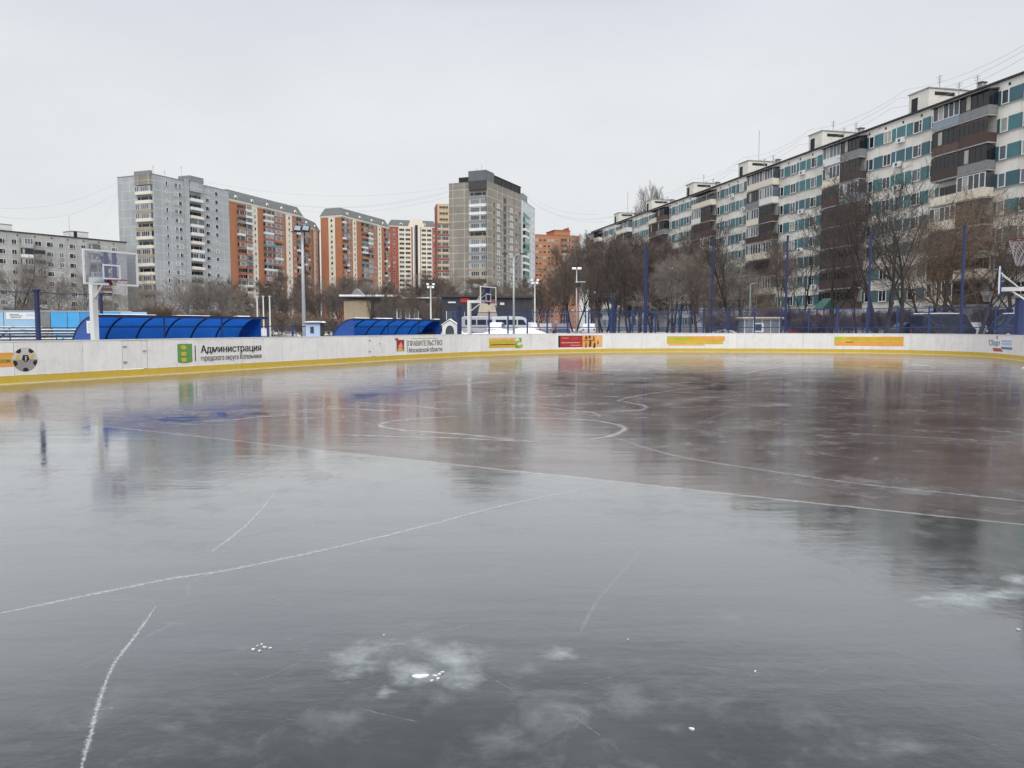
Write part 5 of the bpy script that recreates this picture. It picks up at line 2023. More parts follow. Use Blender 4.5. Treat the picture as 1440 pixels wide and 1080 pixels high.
def gabled_kiosk():
    p = at(622, 460, 76)
    t = thing('kiosk', 'small white kiosk with an arched front beside the shorter blue shelter', 'kiosk', gz(p), 0)
    W = at(643, 460, 76).x - p.x
    b = MB(); b.prism([(0, 0), (W, 0), (W, 1.75), (W / 2, 2.25), (0, 1.75)], 0, 1.6, 'white_paint', 'y'); b.build('wall', t)
    b = MB(); b.prism([(-0.1, 1.75), (W / 2, 2.33), (W + 0.1, 1.75), (W + 0.1, 1.83), (W / 2, 2.42), (-0.1, 1.83)], -0.1, 1.7, 'snow', 'y'); b.build('roof', t)
    b = MB(); b.prism([(W / 2 + 0.42 * math.cos(i * math.pi / 10), 1.15 + 0.62 * math.sin(i * math.pi / 10)) for i in range(11)] + [(W / 2 - 0.42, 0.1), (W / 2 + 0.42, 0.1)], -0.05, -0.003, 'pane_grey', 'y'); b.build('door', t)


gabled_kiosk()


def booth():
    p = at(430, 460, 60)
    t = thing('booth', 'small grey white booth with a snowy flat roof at the floodlight mast', 'booth', gz(p), math.radians(2))
    W = at(450, 460, 60).x - p.x
    H = zat(455, 60)
    b = MB(); b.box(0, W, 0, 1.2, 0, H, 'ad_pale_blue'); b.box(W + 0.002, W + 0.09, -0.05, 1.2, 0, H, 'tech_dark'); b.build('wall', t)
    b = MB(); b.box(-0.15, W + 0.25, -0.2, 1.35, H + 0.002, H + 0.08, 'tech_dark'); b.prism([(-0.12, H + 0.082), (W + 0.2, H + 0.082), (W + 0.1, H + 0.17), (W * .5, H + 0.2), (0, H + 0.16)], -0.18, 1.3, 'snow', 'y'); b.build('roof', t)
    b = MB(); b.box(0.35, 0.62, -0.04, -0.003, H - 0.75, H - 0.25, 'tech_dark'); b.build('window', t)


booth()


def shed():
    p = at(1046, 460, 78)
    t = thing('playground_shed', 'pale grey shed with one square white framed window behind the far fence', 'shed', gz(p), 0)
    W = at(1098, 460, 78).x - p.x
    H = zat(449, 78) - terrain(p.x, p.y)
    b = MB(); b.box(0, W, 0, 2.4, 0, H, 'grey_board'); w = b.build('wall', t)
    for i in range(5):
        b = MB(); x = W * (0.02 + i * 0.235); b.box(x - 0.03, x + 0.03, -0.03, -0.002, 0, H, 'white_paint'); b.build('post', t)
    b = MB(); b.box(-0.2, W + 0.25, -0.3, 2.6, H + 0.002, H + 0.14, 'beige_wall'); b.box(-0.15, W + 0.2, -0.25, 2.5, H + 0.142, H + 0.22, 'snow'); b.build('roof', t)
    b = MB(); x = W * 0.40
    for a0, a1, c0, c1 in ((-0.48, -0.36, -0.45, 0.45), (0.36, 0.48, -0.45, 0.45), (-0.36, 0.36, -0.45, -0.34), (-0.36, 0.36, 0.34, 0.45)):
        b.box(x + a0, x + a1, -0.07, -0.003, H * 0.55 + c0, H * 0.55 + c1, 'frame_white')
    b.box(x - 0.36, x + 0.36, -0.02, -0.003, H * 0.55 - 0.34, H * 0.55 + 0.34, 'pane_grey')
    b.build('window', t)
    b = MB(); b.box(W + 0.01, W + 0.06, -0.2, 1.6, 0, H - 0.1, 'wood_dark'); b.build('door', t)


shed()


def playground():
    p = gz(at(1158, 460, 84))
    t = thing('play_tower', 'red and green play tower with a red slide in front of the long panel block', 'playground tower', p, math.radians(6))
    for x in (0, 1.5):
        for y in (0, 1.5):
            b = MB(); b.box(x - 0.06, x + 0.06, y - 0.06, y + 0.06, 0, 3.0, 'red'); b.build('post', t)
    b = MB(); b.box(-0.1, 1.6, -0.1, 1.6, 1.3, 1.4, 'wood_dark'); b.build('platform', t)
    b = MB(); b.box(-0.05, 1.55, -0.06, -0.02, 1.45, 2.1, 'red'); b.build('side_panel', t)
    b = MB(); b.prism([(-0.4, 3.0), (1.9, 3.0), (0.75, 4.2)], -0.3, 1.8, 'green', 'y'); b.build('roof', t)
    b = MB(); b.bar((-0.1, 0.75, 1.38), (-3.4, 0.75, 0.25), 0.7, 0.06, 'red')
    for y in (0.38, 1.12):
        b.bar((-0.1, y, 1.55), (-3.4, y, 0.42), 0.05, 0.22, 'red')
    b.build('slide', t)
    b = MB()
    for i in range(6):
        b.bar((1.65 + i * 0.12, 0.2, 1.2 - i * 0.22), (1.65 + i * 0.12, 1.3, 1.2 - i * 0.22), 0.05, 0.05, 'tan')
    b.build('ladder', t)
    q = gz(at(1133, 460, 86))
    t = thing('play_house', 'small play house with an orange brown roof left of the play tower', 'playground house', q, 0)
    b = MB(); b.box(0, 2.2, 0, 1.6, 0, 1.5, 'tan'); b.build('wall', t)
    b = MB(); b.prism([(-0.3, 1.5), (2.5, 1.5), (1.1, 2.5)], -0.2, 1.8, 'rust_brick', 'y'); b.build('roof', t)
    b = MB(); b.box(0.7, 1.4, -0.03, -0.003, 0.1, 1.2, 'wood_dark'); b.build('door', t)
    q = gz(at(1196, 460, 88))
    t = thing('swing_frame', 'blue and red swing frame right of the play tower', 'swing', q, 0)
    b = MB()
    for x in (0, 2.6):
        b.tube([(x, -0.7, 0), (x, 0, 2.3), (x, 0.7, 0)], 0.05, 6, 'post_blue')
    b.tube([(0, 0, 2.3), (2.6, 0, 2.3)], 0.05, 6, 'red'); b.build('frame', t)
    for x in (0.8, 1.8):
        b = MB(); b.bar((x - 0.2, 0, 0.5), (x + 0.2, 0, 0.5), 0.2, 0.04, 'red')
        for sx in (-0.18, 0.18):
            b.tube([(x + sx, 0, 0.52), (x + sx, 0, 2.27)], 0.012, 4, 'wire')
        b.build('seat', t)


playground()

# ------------------------------------------------------------------ bleachers and banner wall
mat('banner_pale', lin(150, 186, 214), 0.6, 0.1, 0.8)
mat('banner_sky', lin(72, 158, 214), 0.6, 0.1, 0.8)
mat('banner_blue', lin(58, 136, 200), 0.6, 0.1, 0.8)


def bleachers():
    p0, p1 = at(-90, 460, 41), at(150, 460, 44)
    yaw = math.atan2(p1.y - p0.y, p1.x - p0.x)
    L_ = (p1 - p0).length
    t = thing('bleachers', 'low open bleachers with snow lying on every bench row', 'bleachers', (p0.x, p0.y, 0), yaw)
    z_lo, z_hi = zat(481, 41), zat(459, 47)
    n = 6
    for i in range(n):
        z = z_lo + (z_hi - z_lo) * i / (n - 1) - 0.05
        y = i * 0.8
        b = MB(); b.box(0, L_, y, y + 0.32, z - 0.05, z, 'wood_dark'); b.box(0, L_, y + 0.35, y + 0.74, z - 0.26, z - 0.22, 'dark_brown'); s_ = b.build('bench_row', t)
        b = MB()
        x = 0
        while x < L_:
            w = random.uniform(1.2, 4)
            if random.random() < 0.88:
                b.box(x, min(x + w, L_), y + 0.01, y + 0.30, z + 0.002, z + random.uniform(0.035, 0.06), 'snow')
            if random.random() < 0.7:
                b.box(x, min(x + w, L_), y + 0.36, y + 0.72, z - 0.218, z - 0.18, 'snow')
            x += w + random.uniform(0.02, 0.3)
        b.build('snow_cover', s_)
    b = MB()
    x = 0.3
    while x < L_:
        b.bar((x, 0.1, 0), (x, 0.1, z_lo - 0.12), 0.06, 0.06, 'rail_navy')
        b.bar((x, 0.2, z_lo - 0.14), (x, 4.2, z_hi - 0.15), 0.05, 0.08, 'rail_navy')
        b.bar((x, 4.2, 0), (x, 4.2, z_hi - 0.12), 0.06, 0.06, 'rail_navy')
        b.bar((x + 0.9, -0.25, 0), (x + 0.9, -0.25, z_lo + 0.32), 0.05, 0.05, 'rail_navy')
        x += 2.2
    b.bar((0, -0.25, z_lo + 0.32), (L_, -0.25, z_lo + 0.32), 0.05, 0.05, 'rail_navy')
    b.bar((0, -0.25, z_lo - 0.0), (L_, -0.25, z_lo - 0.0), 0.05, 0.05, 'rail_navy')
    b.build('frame', t)
    # banner wall behind
    q0, q1 = at(-120, 460, 48), at(186, 460, 52)
    yaw = math.atan2(q1.y - q0.y, q1.x - q0.x)
    L2 = (q1 - q0).length
    t = thing('banner_fence', 'long light blue banner fence standing behind the bleachers', 'banner fence', (q0.x, q0.y, 0), yaw)
    zt, zb = zat(438, 50), 0.3
    fx = lambda px: max(0.0, (at(px, 460, 50).x - q0.x) / math.cos(yaw))
    segs = [(-120, 12, 'banner_pale'), (12, 54, 'banner_pale'), (54, 66, 'grey_board'), (66, 86, 'banner_sky'), (86, 101, 'banner_sky'), (101, 126, 'banner_blue'), (126, 150, 'banner_sky'), (150, 184, 'banner_pale')]
    for a, c, m in segs:
        b = MB(); b.box(fx(a) + 0.02, fx(c) - 0.02, -0.03, 0.0, zb, zt, m); o = b.build('banner', t)
    b = MB(); b.box(fx(15), fx(49), -0.045, -0.032, zat(448.5, 48.6), zat(439, 48.6), 'ad_white')
    for i, (u0, u1) in enumerate(((19, 30), (19, 34), (20, 32), (38, 47), (38, 48))):
        zz = zat(441.5 + (i % 3) * 2.2, 48.6)
        b.box(fx(u0), fx(u1), -0.05, -0.046, zz - 0.03, zz + 0.02, 'grey_board' if i < 3 else 'ad_pale_blue')
    b.build('notice_board', t)
    b = MB()
    vs, fs = text_mesh('ЕМ', 0.05)
    x0, x1, z0, z1 = fx(-5), fx(6.8), zat(447, 48.4), zat(440, 48.4)
    b.add([(x0 + (x1 - x0) * x, -0.046 - 0.001 * k, z0 + (z1 - z0) * z) for x, z, k in vs], fs, 'ad_white')
    b.build('lettering', t)
    b = MB(); b.box(0, L2, -0.05, 0.05, zt + 0.002, zt + 0.07, 'steel_grey')
    x = 0
    while x < L2:
        b.box(x - 0.04, x + 0.04, 0.003, 0.08, 0, zt, 'steel_grey'); x += 2.5
    b.build('frame', t)


bleachers()

# ------------------------------------------------------------------ floodlights and lamps
mat('lamp_glass', (0.75, 0.77, 0.8), 0.2, 0.05, 3)


def floodlight():
    p = gz(at(427.5, 460, 76))
    t = thing('floodlight_mast', 'tall grey floodlight mast with two square lamp heads above the booth', 'floodlight', p)
    H = zat(326, 76)
    b = MB(); b.tube([(0, 0, 0), (0, 0, H)], [0.2, 0.11], 10, 'steel_grey'); b.build('pole', t, smooth=True)
    b = MB(); b.bar((-1.1, 0, H), (0.8, 0, H), 0.1, 0.1, 'tech_dark'); b.build('crossbar', t)
    for x in (-0.35, 0.45):
        T = Matrix.Translation((x, -0.25, H + 0.28)) @ Matrix.Rotation(math.radians(-25), 4, 'X') @ Matrix.Rotation(math.radians(8), 4, 'Y')
        b = MB(); b.box(-0.36, 0.36, -0.1, 0.1, -0.3, 0.3, 'black', T); h = b.build('lamp_head', t)
        b = MB(); b.box(-0.29, 0.29, -0.112, -0.102, -0.23, 0.23, 'blue_grey', T); b.build('lamp_glass', h)
    p = gz(at(722.5, 460, 74))
    t = thing('street_lamp', 'slim grey lamp pole with a bent top in front of the brown grey tower', 'street lamp', p)
    H = zat(357, 74)
    b = MB(); b.tube([(0, 0, 0), (0, 0, H - 0.4)], [0.12, 0.07], 8, 'steel_grey'); b.build('pole', t, smooth=True)
    for sx in (-1, 1):
        b = MB(); b.tube([(0, 0, H - 0.4), (sx * 0.3, 0, H - 0.05), (sx * 0.75, 0, H)], 0.04, 6, 'steel_grey'); a_ = b.build('arm', t)
        b = MB(); b.box(sx * 0.85 - 0.28, sx * 0.85 + 0.28, -0.14, 0.14, H - 0.05, H + 0.06, 'tech_dark'); b.build('lamp_head', a_)
    p = gz(at(810.5, 460, 76))
    t = thing('street_lamp', 'pale lamp pole with two white heads and a black box halfway up', 'street lamp', p)
    H = zat(379, 76)
    b = MB(); b.tube([(0, 0, 0), (0, 0, H)], [0.085, 0.06], 8, 'steel_grey'); b.build('pole', t, smooth=True)
    for sx in (-1, 1):
        b = MB(); b.box(sx * 0.26 - 0.2, sx * 0.26 + 0.2, -0.2, 0.2, H, H + 0.2, 'lamp_glass'); b.build('lamp_head', t, bevel=0.03)
    zb = zat(404, 76)
    b = MB(); b.box(-0.12, 0.42, -0.25, 0.05, zb, zb + 0.42, 'black'); b.build('control_box', t)
    b = MB(); b.box(-0.15, 0.85, -0.06, 0.02, zb + 0.5, zb + 0.56, 'pale_pole'); b.build('bracket', t)
    for px, py, Y, lab in ((752, 402, 120, 'far lamp post with four white heads, right of the slim grey lamp pole'), (606, 408, 118, 'far lamp post with a cluster of four white heads, above the shorter shelter')):
        p = gz(at(px, 460, Y))
        t = thing('street_lamp', lab, 'street lamp', p, 0, 'lamp posts with four heads')
        H = zat(py, Y)
        b = MB(); b.tube([(0, 0, 0), (0, 0, H)], [0.14, 0.09], 8, 'pale_pole'); b.build('pole', t)
        for dx, dz in ((-0.45, 0.35), (0.45, 0.35), (-0.35, -0.1), (0.35, -0.1)):
            b = MB(); b.box(dx - 0.17, dx + 0.17, -0.2, 0.2, H + dz - 0.15, H + dz + 0.15, 'lamp_glass'); b.bar((0, 0, H), (dx, 0, H + dz), 0.05, 0.05, 'pale_pole'); b.build('lamp_head', t)
    for i, px in enumerate((362.5, 371, 380)):
        p = gz(at(px, 460, 62))
        b = MB(); b.tube([(0, 0, 0), (0, 0, zat(417, 62))], [0.075, 0.05], 8, 'pale_pole'); b.box(-0.09, 0.09, -0.09, 0.09, zat(417, 62), zat(417, 62) + 0.05, 'pale_pole')
        tag(b.build('flagpole', loc=p), ('bare white flagpole right behind the end of the longer blue shelter', 'bare white flagpole at the shelter corner, with a small white box', 'bare white flagpole standing clear of the longer blue shelter')[i], 'flagpole', 'bare flagpoles by the shelter')
    p = gz(at(371, 460, 61.6)); b = MB(); b.box(-0.25, 0.3, -0.2, 0.0, 0.9, 1.5, 'white_paint'); b.bar((0, -0.1, 0), (0, -0.1, 0.9), 0.08, 0.08, 'steel_grey')
    tag(b.build('meter_box', loc=p), 'small white box on a stub post at the foot of the flagpoles', 'box')
    p = gz(at(1054, 460, 70)); b = MB(); b.tube([(0, 0, 0), (0, 0, zat(400, 70))], 0.05, 8, 'lamp_green'); b.tube([(0, 0, zat(400, 70)), (0.5, -0.2, zat(398, 70))], 0.035, 6, 'lamp_green')
    tag(b.build('lamp_post', loc=p), 'thin grey green lamp post beside the grey shed', 'lamp post')
    for i, (px, py, Y) in enumerate(((836, 417, 100), (870, 437, 96), (944, 383, 110))):
        p = gz(at(px, 460, Y)); H = zat(py, Y)
        t = thing('park_lamp', ('globe park lamp among the brown trees behind the pale lamp pole', 'lower globe park lamp near the lattice net post', 'higher globe park lamp before the densest trees')[i], 'park lamp', p, 0, 'globe park lamps among the trees')
        b = MB(); b.tube([(0, 0, 0), (0, 0, H - 0.2)], 0.05, 6, 'tech_dark'); b.build('pole', t)
        b = MB(); b.tube([(0, 0, H - 0.2), (0, 0, H - 0.12), (0, 0, H + 0.02), (0, 0, H + 0.1)], [0.05, 0.13, 0.13, 0.05], 10, 'grey_board'); b.build('globe', t, smooth=True)


floodlight()


# ------------------------------------------------------------------ parked vehicles
def vehicle(kind, paint, loc, yaw, label, snow=True):
    t = thing('parked_' + kind, label, kind, loc, yaw, 'vehicles parked beyond the fence')
    van = kind == 'van'
    L_, W = (5.2, 1.0) if van else (4.4, 0.88)
    h1, h2 = (1.15, 2.25) if van else (0.92, 1.50)
    b = MB()
    if van:
        prof = [(-2.6, 0.35), (2.55, 0.35), (2.6, 0.8), (2.2, 1.15), (1.55, 2.15), (1.3, 2.25), (-2.5, 2.25), (-2.6, 2.1)]
        b.prism(prof, -W, W, paint, 'y')
    else:
        prof = [(-2.2, 0.32), (2.15, 0.32), (2.2, 0.62), (2.05, 0.8), (1.0, 0.92), (-1.9, 0.95), (-2.15, 0.85)]
        b.prism(prof, -W, W, paint, 'y')
        b.prism([(1.0, 0.922), (0.3, 1.42), (0.05, 1.5), (-1.2, 1.5), (-1.45, 1.4), (-1.95, 0.952)], -W + 0.12, W - 0.12, paint, 'y')
    body = b.build('body', t, bevel=0.05)
    for sy in (-1, 1):
        b = MB()
        if van:
            y = sy * (W + 0.004)
            for x0, x1 in ((0.55, 1.5), (-0.7, 0.4), (-2.2, -0.85)):
                b.add([(x0, y, 1.3), (x1 + (0.18 if x0 > 0.5 else 0), y, 1.3), (x1 - (0.25 if x0 > 0.5 else 0), y, 1.95), (x0, y, 1.95)], [(0, 1, 2, 3) if sy < 0 else (3, 2, 1, 0)], 'pane_dark')
        else:
            y = sy * (W - 0.116)
            b.add([(0.85, y, 0.98), (0.3, y, 1.38), (-0.35, y, 1.42), (-0.35, y, 0.98)], [(3, 2, 1, 0) if sy < 0 else (0, 1, 2, 3)], 'pane_dark')
            b.add([(-0.42, y, 0.98), (-0.42, y, 1.42), (-1.25, y, 1.40), (-1.75, y, 1.0)], [(3, 2, 1, 0) if sy < 0 else (0, 1, 2, 3)], 'pane_dark')
        b.build('side_glass', t)
    b = MB()
    if van:
        b.add([(2.215, -0.85, 1.18), (2.215, 0.85, 1.18), (1.62, 0.8, 2.08), (1.62, -0.8, 2.08)], [(0, 1, 2, 3)], 'pane_grey')
    else:
        b.add([(1.01, -0.7, 0.96), (1.01, 0.7, 0.96), (0.32, 0.66, 1.42), (0.32, -0.66, 1.42)], [(0, 1, 2, 3)], 'pane_grey')
    b.build('windscreen', t)
    for x in ((-1.6, 1.65) if van else (-1.35, 1.35)):
        for sy in (-1, 1):
            b = MB()
            b.prism([(x + 0.33 * math.cos(i * math.pi / 9), 0.33 + 0.33 * math.sin(i * math.pi / 9)) for i in range(18)], sy * W - 0.1, sy * W + 0.06, 'rubber', 'y'); w = b.build('wheel', t)
            b = MB(); b.prism([(x + 0.2 * math.cos(i * math.pi / 6), 0.33 + 0.2 * math.sin(i * math.pi / 6)) for i in range(12)], sy * (W + 0.03) - 0.04, sy * (W + 0.03) + 0.045, 'steel_grey', 'y'); b.build('rim', w)
    for sy in (-1, 1):
        b = MB(); x = L_ / 2 - 0.03
        b.box(x, x + 0.05, sy * (W - 0.3) - 0.17, sy * (W - 0.3) + 0.17, 0.6, 0.78, 'lamp_glass'); b.build('headlight', t)
        b = MB(); b.box(-x - 0.05, -x, sy * (W - 0.2) - 0.1, sy * (W - 0.2) + 0.1, 0.6, 0.85, 'red'); b.build('tail_light', t)
    if snow:
        b = MB()
        if van:
            b.prism([(-2.45, 2.255), (1.25, 2.255), (1.1, 2.33), (-0.5, 2.38), (-2.3, 2.34)], -W + 0.1, W - 0.1, 'snow', 'y')
        else:
            b.prism([(-1.25, 1.505), (0.08, 1.505), (0.0, 1.57), (-0.6, 1.61), (-1.15, 1.57)], -W + 0.2, W - 0.2, 'snow', 'y')
        b.build('snow_cap', t)


for n_, c_ in (('paint_white', (0.6, 0.61, 0.62)), ('paint_black', (0.012, 0.013, 0.015)), ('paint_grey', (0.2, 0.21, 0.22)), ('paint_silver', (0.42, 0.43, 0.44)), ('paint_navy', (0.015, 0.025, 0.07)), ('paint_green', (0.05, 0.08, 0.07))):
    mat(n_, c_, 0.3, 0.06, 1, spec=0.6, dirt=(0.2, 0.19, 0.18), dirt_amt=0.4)
cars = [(678, 96, 'van', 'paint_silver', 8, 'silver white van parked behind the pole of the far hoop'), (700, 94, 'car', 'paint_white', 80, 'white car with a snowy roof parked right of the far hoop pole'), (720, 96, 'van', 'paint_white', 10, 'snow covered white van parked behind the slim grey lamp pole'),
        (745, 98, 'car', 'paint_silver', 95, 'silver car parked right of the snow covered white van'), (768, 99, 'car', 'paint_grey', 85, 'grey car parked left of the pale lamp pole with two heads'), (790, 100, 'car', 'paint_navy', 90, 'dark blue car parked just left of the pale lamp pole'),
        (828, 99, 'car', 'paint_silver', 84, 'silver car half hidden behind the red banner boards'), (660, 98, 'car', 'paint_black', 82, 'black car parked behind the left post of the far hoop'),
        (1326, 72, 'van', 'paint_black', 4, 'black van with snow on its roof parked before the dense brown tree'), (1362, 74, 'car', 'paint_silver', 88, 'silver car parked between two fence posts, right of the black van'), (1402, 72, 'car', 'paint_grey', 100, 'grey hatchback with a white snow cap parked under the small red rim'),
        (1436, 70, 'van', 'paint_navy', 175, 'dark blue van with a snow covered roof at the right edge'), (1286, 76, 'car', 'paint_green', 8, 'dark green car parked left of the black van')]
for px, Y, k, p_, yw, lab in cars:
    vehicle(k, p_, gz(at(px, 460, Y)), math.radians(yw), lab, 'snow' in lab or p_ == 'paint_white' or k == 'van')


# snow piles between the cars and the fence
def heaps():
    for i, (px, Y, w, h, lab) in enumerate(((692, 88, 4.5, 1.0, 'long heap of cleared snow behind the far hoop'), (735, 90, 4.0, 1.0, 'grey topped snow heap behind the slim grey lamp pole'), (1022, 82, 3.0, 0.75, 'low snow heap between the net posts left of the shed'), (650, 84, 2.0, 1.3, 'small snow heap beside the white kiosk'))):
        mb = MB()
        n, m_ = 18, 10
        p = gz(at(px, 460, Y))
        vs = []
        for j in range(m_ + 1):
            for k in range(n + 1):
                u, v = k / n * 2 - 1, j / m_ * 2 - 1
                z = h * max(0, 1 - u * u) ** 0.7 * max(0, 1 - v * v) ** 0.7 * (0.8 + 0.25 * math.sin(5 * u + i) + 0.12 * math.sin(11 * v + 7 * u))
                vs.append((u * w, v * 1.8, z - 0.03))
        mb.add(vs, [(j * (n + 1) + k, j * (n + 1) + k + 1, (j + 1) * (n + 1) + k + 1, (j + 1) * (n + 1) + k) for j in range(m_) for k in range(n)], 'snow')
        tag(mb.build('snow_heap', loc=p, smooth=True), lab, 'snow heap', 'cleared snow heaps')


heaps()


# ------------------------------------------------------------------ overhead wires
def wires():
    def span(a, b, sag, label, r=0.026):
        a, b = Vector(a), Vector(b)
        mb = MB()
        n = 28
        mb.tube([a.lerp(b, i / n) - Vector((0, 0, 4 * sag * (i / n) * (1 - i / n))) for i in range(n + 1)], r, 4, 'wire')
        tag(mb.build('overhead_wire'), label, 'wire', 'overhead wires across the sky')
    L = 'thin wire among those sagging '
    for (p, Y0, q, Y1, sag, lab) in (
        ((-10, 303), 200, (169, 268), 262, 4, 'lowest thin wire rising from the left edge to the grey tower'),
        ((-10, 292), 200, (169, 254), 262, 3, 'upper thin wire rising from the left edge to the grey tower'),
        ((130, 326), 232, (170, 262), 262, 1.5, 'short steep wire from the low grey block to the grey tower'),
        ((272, 252), 262, (660, 258), 282, 5, 'top wire sagging between the two tallest towers'),
        ((275, 254), 262, (650, 264), 282, 8, 'second wire sagging between the two tallest towers'),
        ((322, 272), 340, (634, 268), 282, 6, 'wire sagging low over the orange brick towers'),
        ((425, 296), 395, (634, 276), 282, 3, 'short wire from the orange tower roof to the brown grey tower'),
        ((733, 266), 310, (842, 301), 214, 3, 'upper wire falling from the brown grey tower to the long block'),
        ((735, 274), 310, (850, 312), 212, 3, 'lower wire falling from the brown grey tower to the long block'),
        ((734, 270), 310, (880, 300), 195, 5, 'long wire from the brown grey tower to a roof antenna of the long block')):
        span(at(*p, Y0), at(*q, Y1), sag, lab)
    roof = lambda Y, h, off: Vector((52.4 - 0.2282 * (Y - 78.7) + off * 0.974, Y, 27.4 + h))
    k = 0
    for h, off, lab in ((4.8, 4.0, 'highest of the wires along the roof of the long panel block'), (3.7, 3.0, 'middle one of the wires along the roof of the long panel block'), (2.5, 2.2, 'lowest of the wires along the roof of the long panel block')):
        mb = MB()
        Y = 62.0
        pts = []
        while Y < 195:
            for i in range(8):
                t = i / 8
                pts.append(roof(Y + 20 * t, h - 1.0 * 4 * t * (1 - t), off))
            Y += 20
        mb.tube(pts, 0.016, 4, 'wire')
        tag(mb.build('overhead_wire'), lab, 'wire', 'wires along the roof of the long block')


wires()


# ------------------------------------------------------------------ bare winter trees
def grow_tree(seed, H, spread, trunk_r, twig, bark, stems=1, levels=4, dens=1.0, upright=0.5, first=0.28, tw=0.013):
    """returns (trunk mesh, crown mesh): limbs are one tapered mesh, the fine branching another"""
    rnd = random.Random(seed)
    tb, cb = MB(), MB()

    def perp(d):
        a = Vector((rnd.uniform(-1, 1), rnd.uniform(-1, 1), rnd.uniform(-1, 1)))
        return (a - d * a.dot(d)).normalized()

    def branch(p, d, L, r, lv):
        n = (6, 4, 3, 2, 2)[min(lv, 4)]
        pts, rs = [p.copy()], [r]
        q, dd = p.copy(), d.copy()
        for i in range(n):
            up = Vector((0, 0, 1))
            dd = (dd + perp(dd) * (0.10, 0.16, 0.22, 0.28, 0.3)[min(lv, 4)] + up * (0.02 + 0.10 * upright * (lv > 0))).normalized()
            q = q + dd * (L / n)
            pts.append(q.copy())
            rs.append(max(tw * 0.7, r * (1 - 0.72 * (i + 1) / n)))
        mb = tb if lv <= 1 else cb
        mb.tube(pts, rs, (8, 6, 4, 3, 3)[min(lv, 4)], bark if lv <= 1 else twig, cap=False)
        if lv >= levels:
            return
        cnt = int((11, 9, 8, 6, 5)[min(lv, 4)] * dens * rnd.uniform(0.85, 1.2)) + 1
        f0 = first if lv == 0 else 0.18
        for k in range(cnt):
            f = f0 + (1 - f0) * (k + rnd.random()) / cnt
            x = f * n
            i = min(n - 1, int(x))
            a = pts[i].lerp(pts[i + 1], x - i)
            di = (pts[i + 1] - pts[i]).normalized()
            ang = math.radians(rnd.uniform(28, 62) * (1 - 0.35 * upright)) * (0.7 + 0.5 * spread)
            nd = (di * math.cos(ang) + perp(di) * math.sin(ang)).normalized()
            ln = L * (0.30 + 0.34 * (1 - f) + 0.12 * rnd.random()) * (0.8 + 0.4 * spread if lv == 0 else 1.0)
            rr = max(tw, r * (1 - 0.7 * f) * rnd.uniform(0.38, 0.66))
            branch(a, nd, ln, rr, lv + 1)

    for s_ in range(stems):
        a = 2 * math.pi * s_ / max(1, stems) + rnd.random()
        tilt = 0.03 if stems == 1 else rnd.uniform(0.12, 0.55) * spread
        d = Vector((math.cos(a) * tilt, math.sin(a) * tilt, 1)).normalized()
        o = Vector((0, 0, -0.1)) if stems == 1 else Vector((math.cos(a) * 0.5 * rnd.random(), math.sin(a) * 0.5 * rnd.random(), -0.1))
        branch(o, d, H * rnd.uniform(0.82, 0.98) if stems > 1 else H * 0.92, trunk_r, 0)
    return _mesh(tb, 'trunk'), _mesh(cb, 'crown')


VAR = {
    'big1': grow_tree(1, 15.5, 0.9, 0.26, 'twig_dark', 'bark_dark', 2, 4, 0.58, 0.8, 0.2, 0.017),
    'big2': grow_tree(2, 15, 1.0, 0.28, 'twig_dark', 'bark_dark', 1, 4, 0.66, 0.7, 0.2, 0.017),
    'big3': grow_tree(3, 13, 0.8, 0.2, 'twig_dark', 'bark_dark', 1, 4, 0.62, 0.85, 0.2, 0.016),
    'brown1': grow_tree(4, 13, 0.6, 0.2, 'twig_brown', 'bark', 1, 4, 0.8, 1.0, 0.2, 0.015),
    'brown2': grow_tree(5, 12, 0.7, 0.16, 'twig_dark', 'bark_dark', 2, 4, 0.62, 0.95, 0.16, 0.015),
    'brown3': grow_tree(6, 14, 0.5, 0.2, 'twig_brown', 'bark', 1, 4, 0.85, 1.1, 0.2, 0.015),
    'umber1': grow_tree(7, 13, 1.05, 0.24, 'twig_umber', 'bark', 1, 4, 0.78, 0.6, 0.16, 0.013),
    'umber2': grow_tree(8, 12, 1.0, 0.2, 'twig_umber', 'bark', 2, 4, 0.62, 0.6, 0.12, 0.013),
    'grey1': grow_tree(9, 12, 1.0, 0.2, 'twig_grey', 'bark', 1, 4, 0.85, 0.5, 0.14, 0.014),
    'grey2': grow_tree(10, 11, 1.05, 0.18, 'twig_grey', 'bark', 2, 4, 0.68, 0.55, 0.1, 0.014),
    'shrub1': grow_tree(11, 4.6, 1.0, 0.05, 'twig_brown', 'bark', 7, 3, 0.95, 0.6, 0.08, 0.014),
    'shrub2': grow_tree(12, 5.2, 0.9, 0.05, 'twig_umber', 'bark', 6, 3, 1.0, 0.7, 0.08, 0.014),
    'poplar': grow_tree(13, 17, 0.5, 0.2, 'twig_grey', 'bark', 1, 4, 1.1, 1.0, 0.25, 0.014),
}
VH = {k: max(max(v.co.z for v in m.vertices) for m in ms) for k, ms in VAR.items()}


def tree(var, px, Y, ytop, label, group, name='bare_tree', cat='tree', wide=1.0, yaw=None, zoff=0.0):
    p = gz(at(px, 460, Y))
    h = zat(ytop, Y) - p.z
    s = h / VH[var]
    t = thing(name, label, cat, p - Vector((0, 0, zoff)), random.uniform(0, 6.28) if yaw is None else yaw, group)
    t.scale = (s * wide, s * wide, s)
    obj('trunk', VAR[var][0], t)
    obj('crown', VAR[var][1], t)
    return t


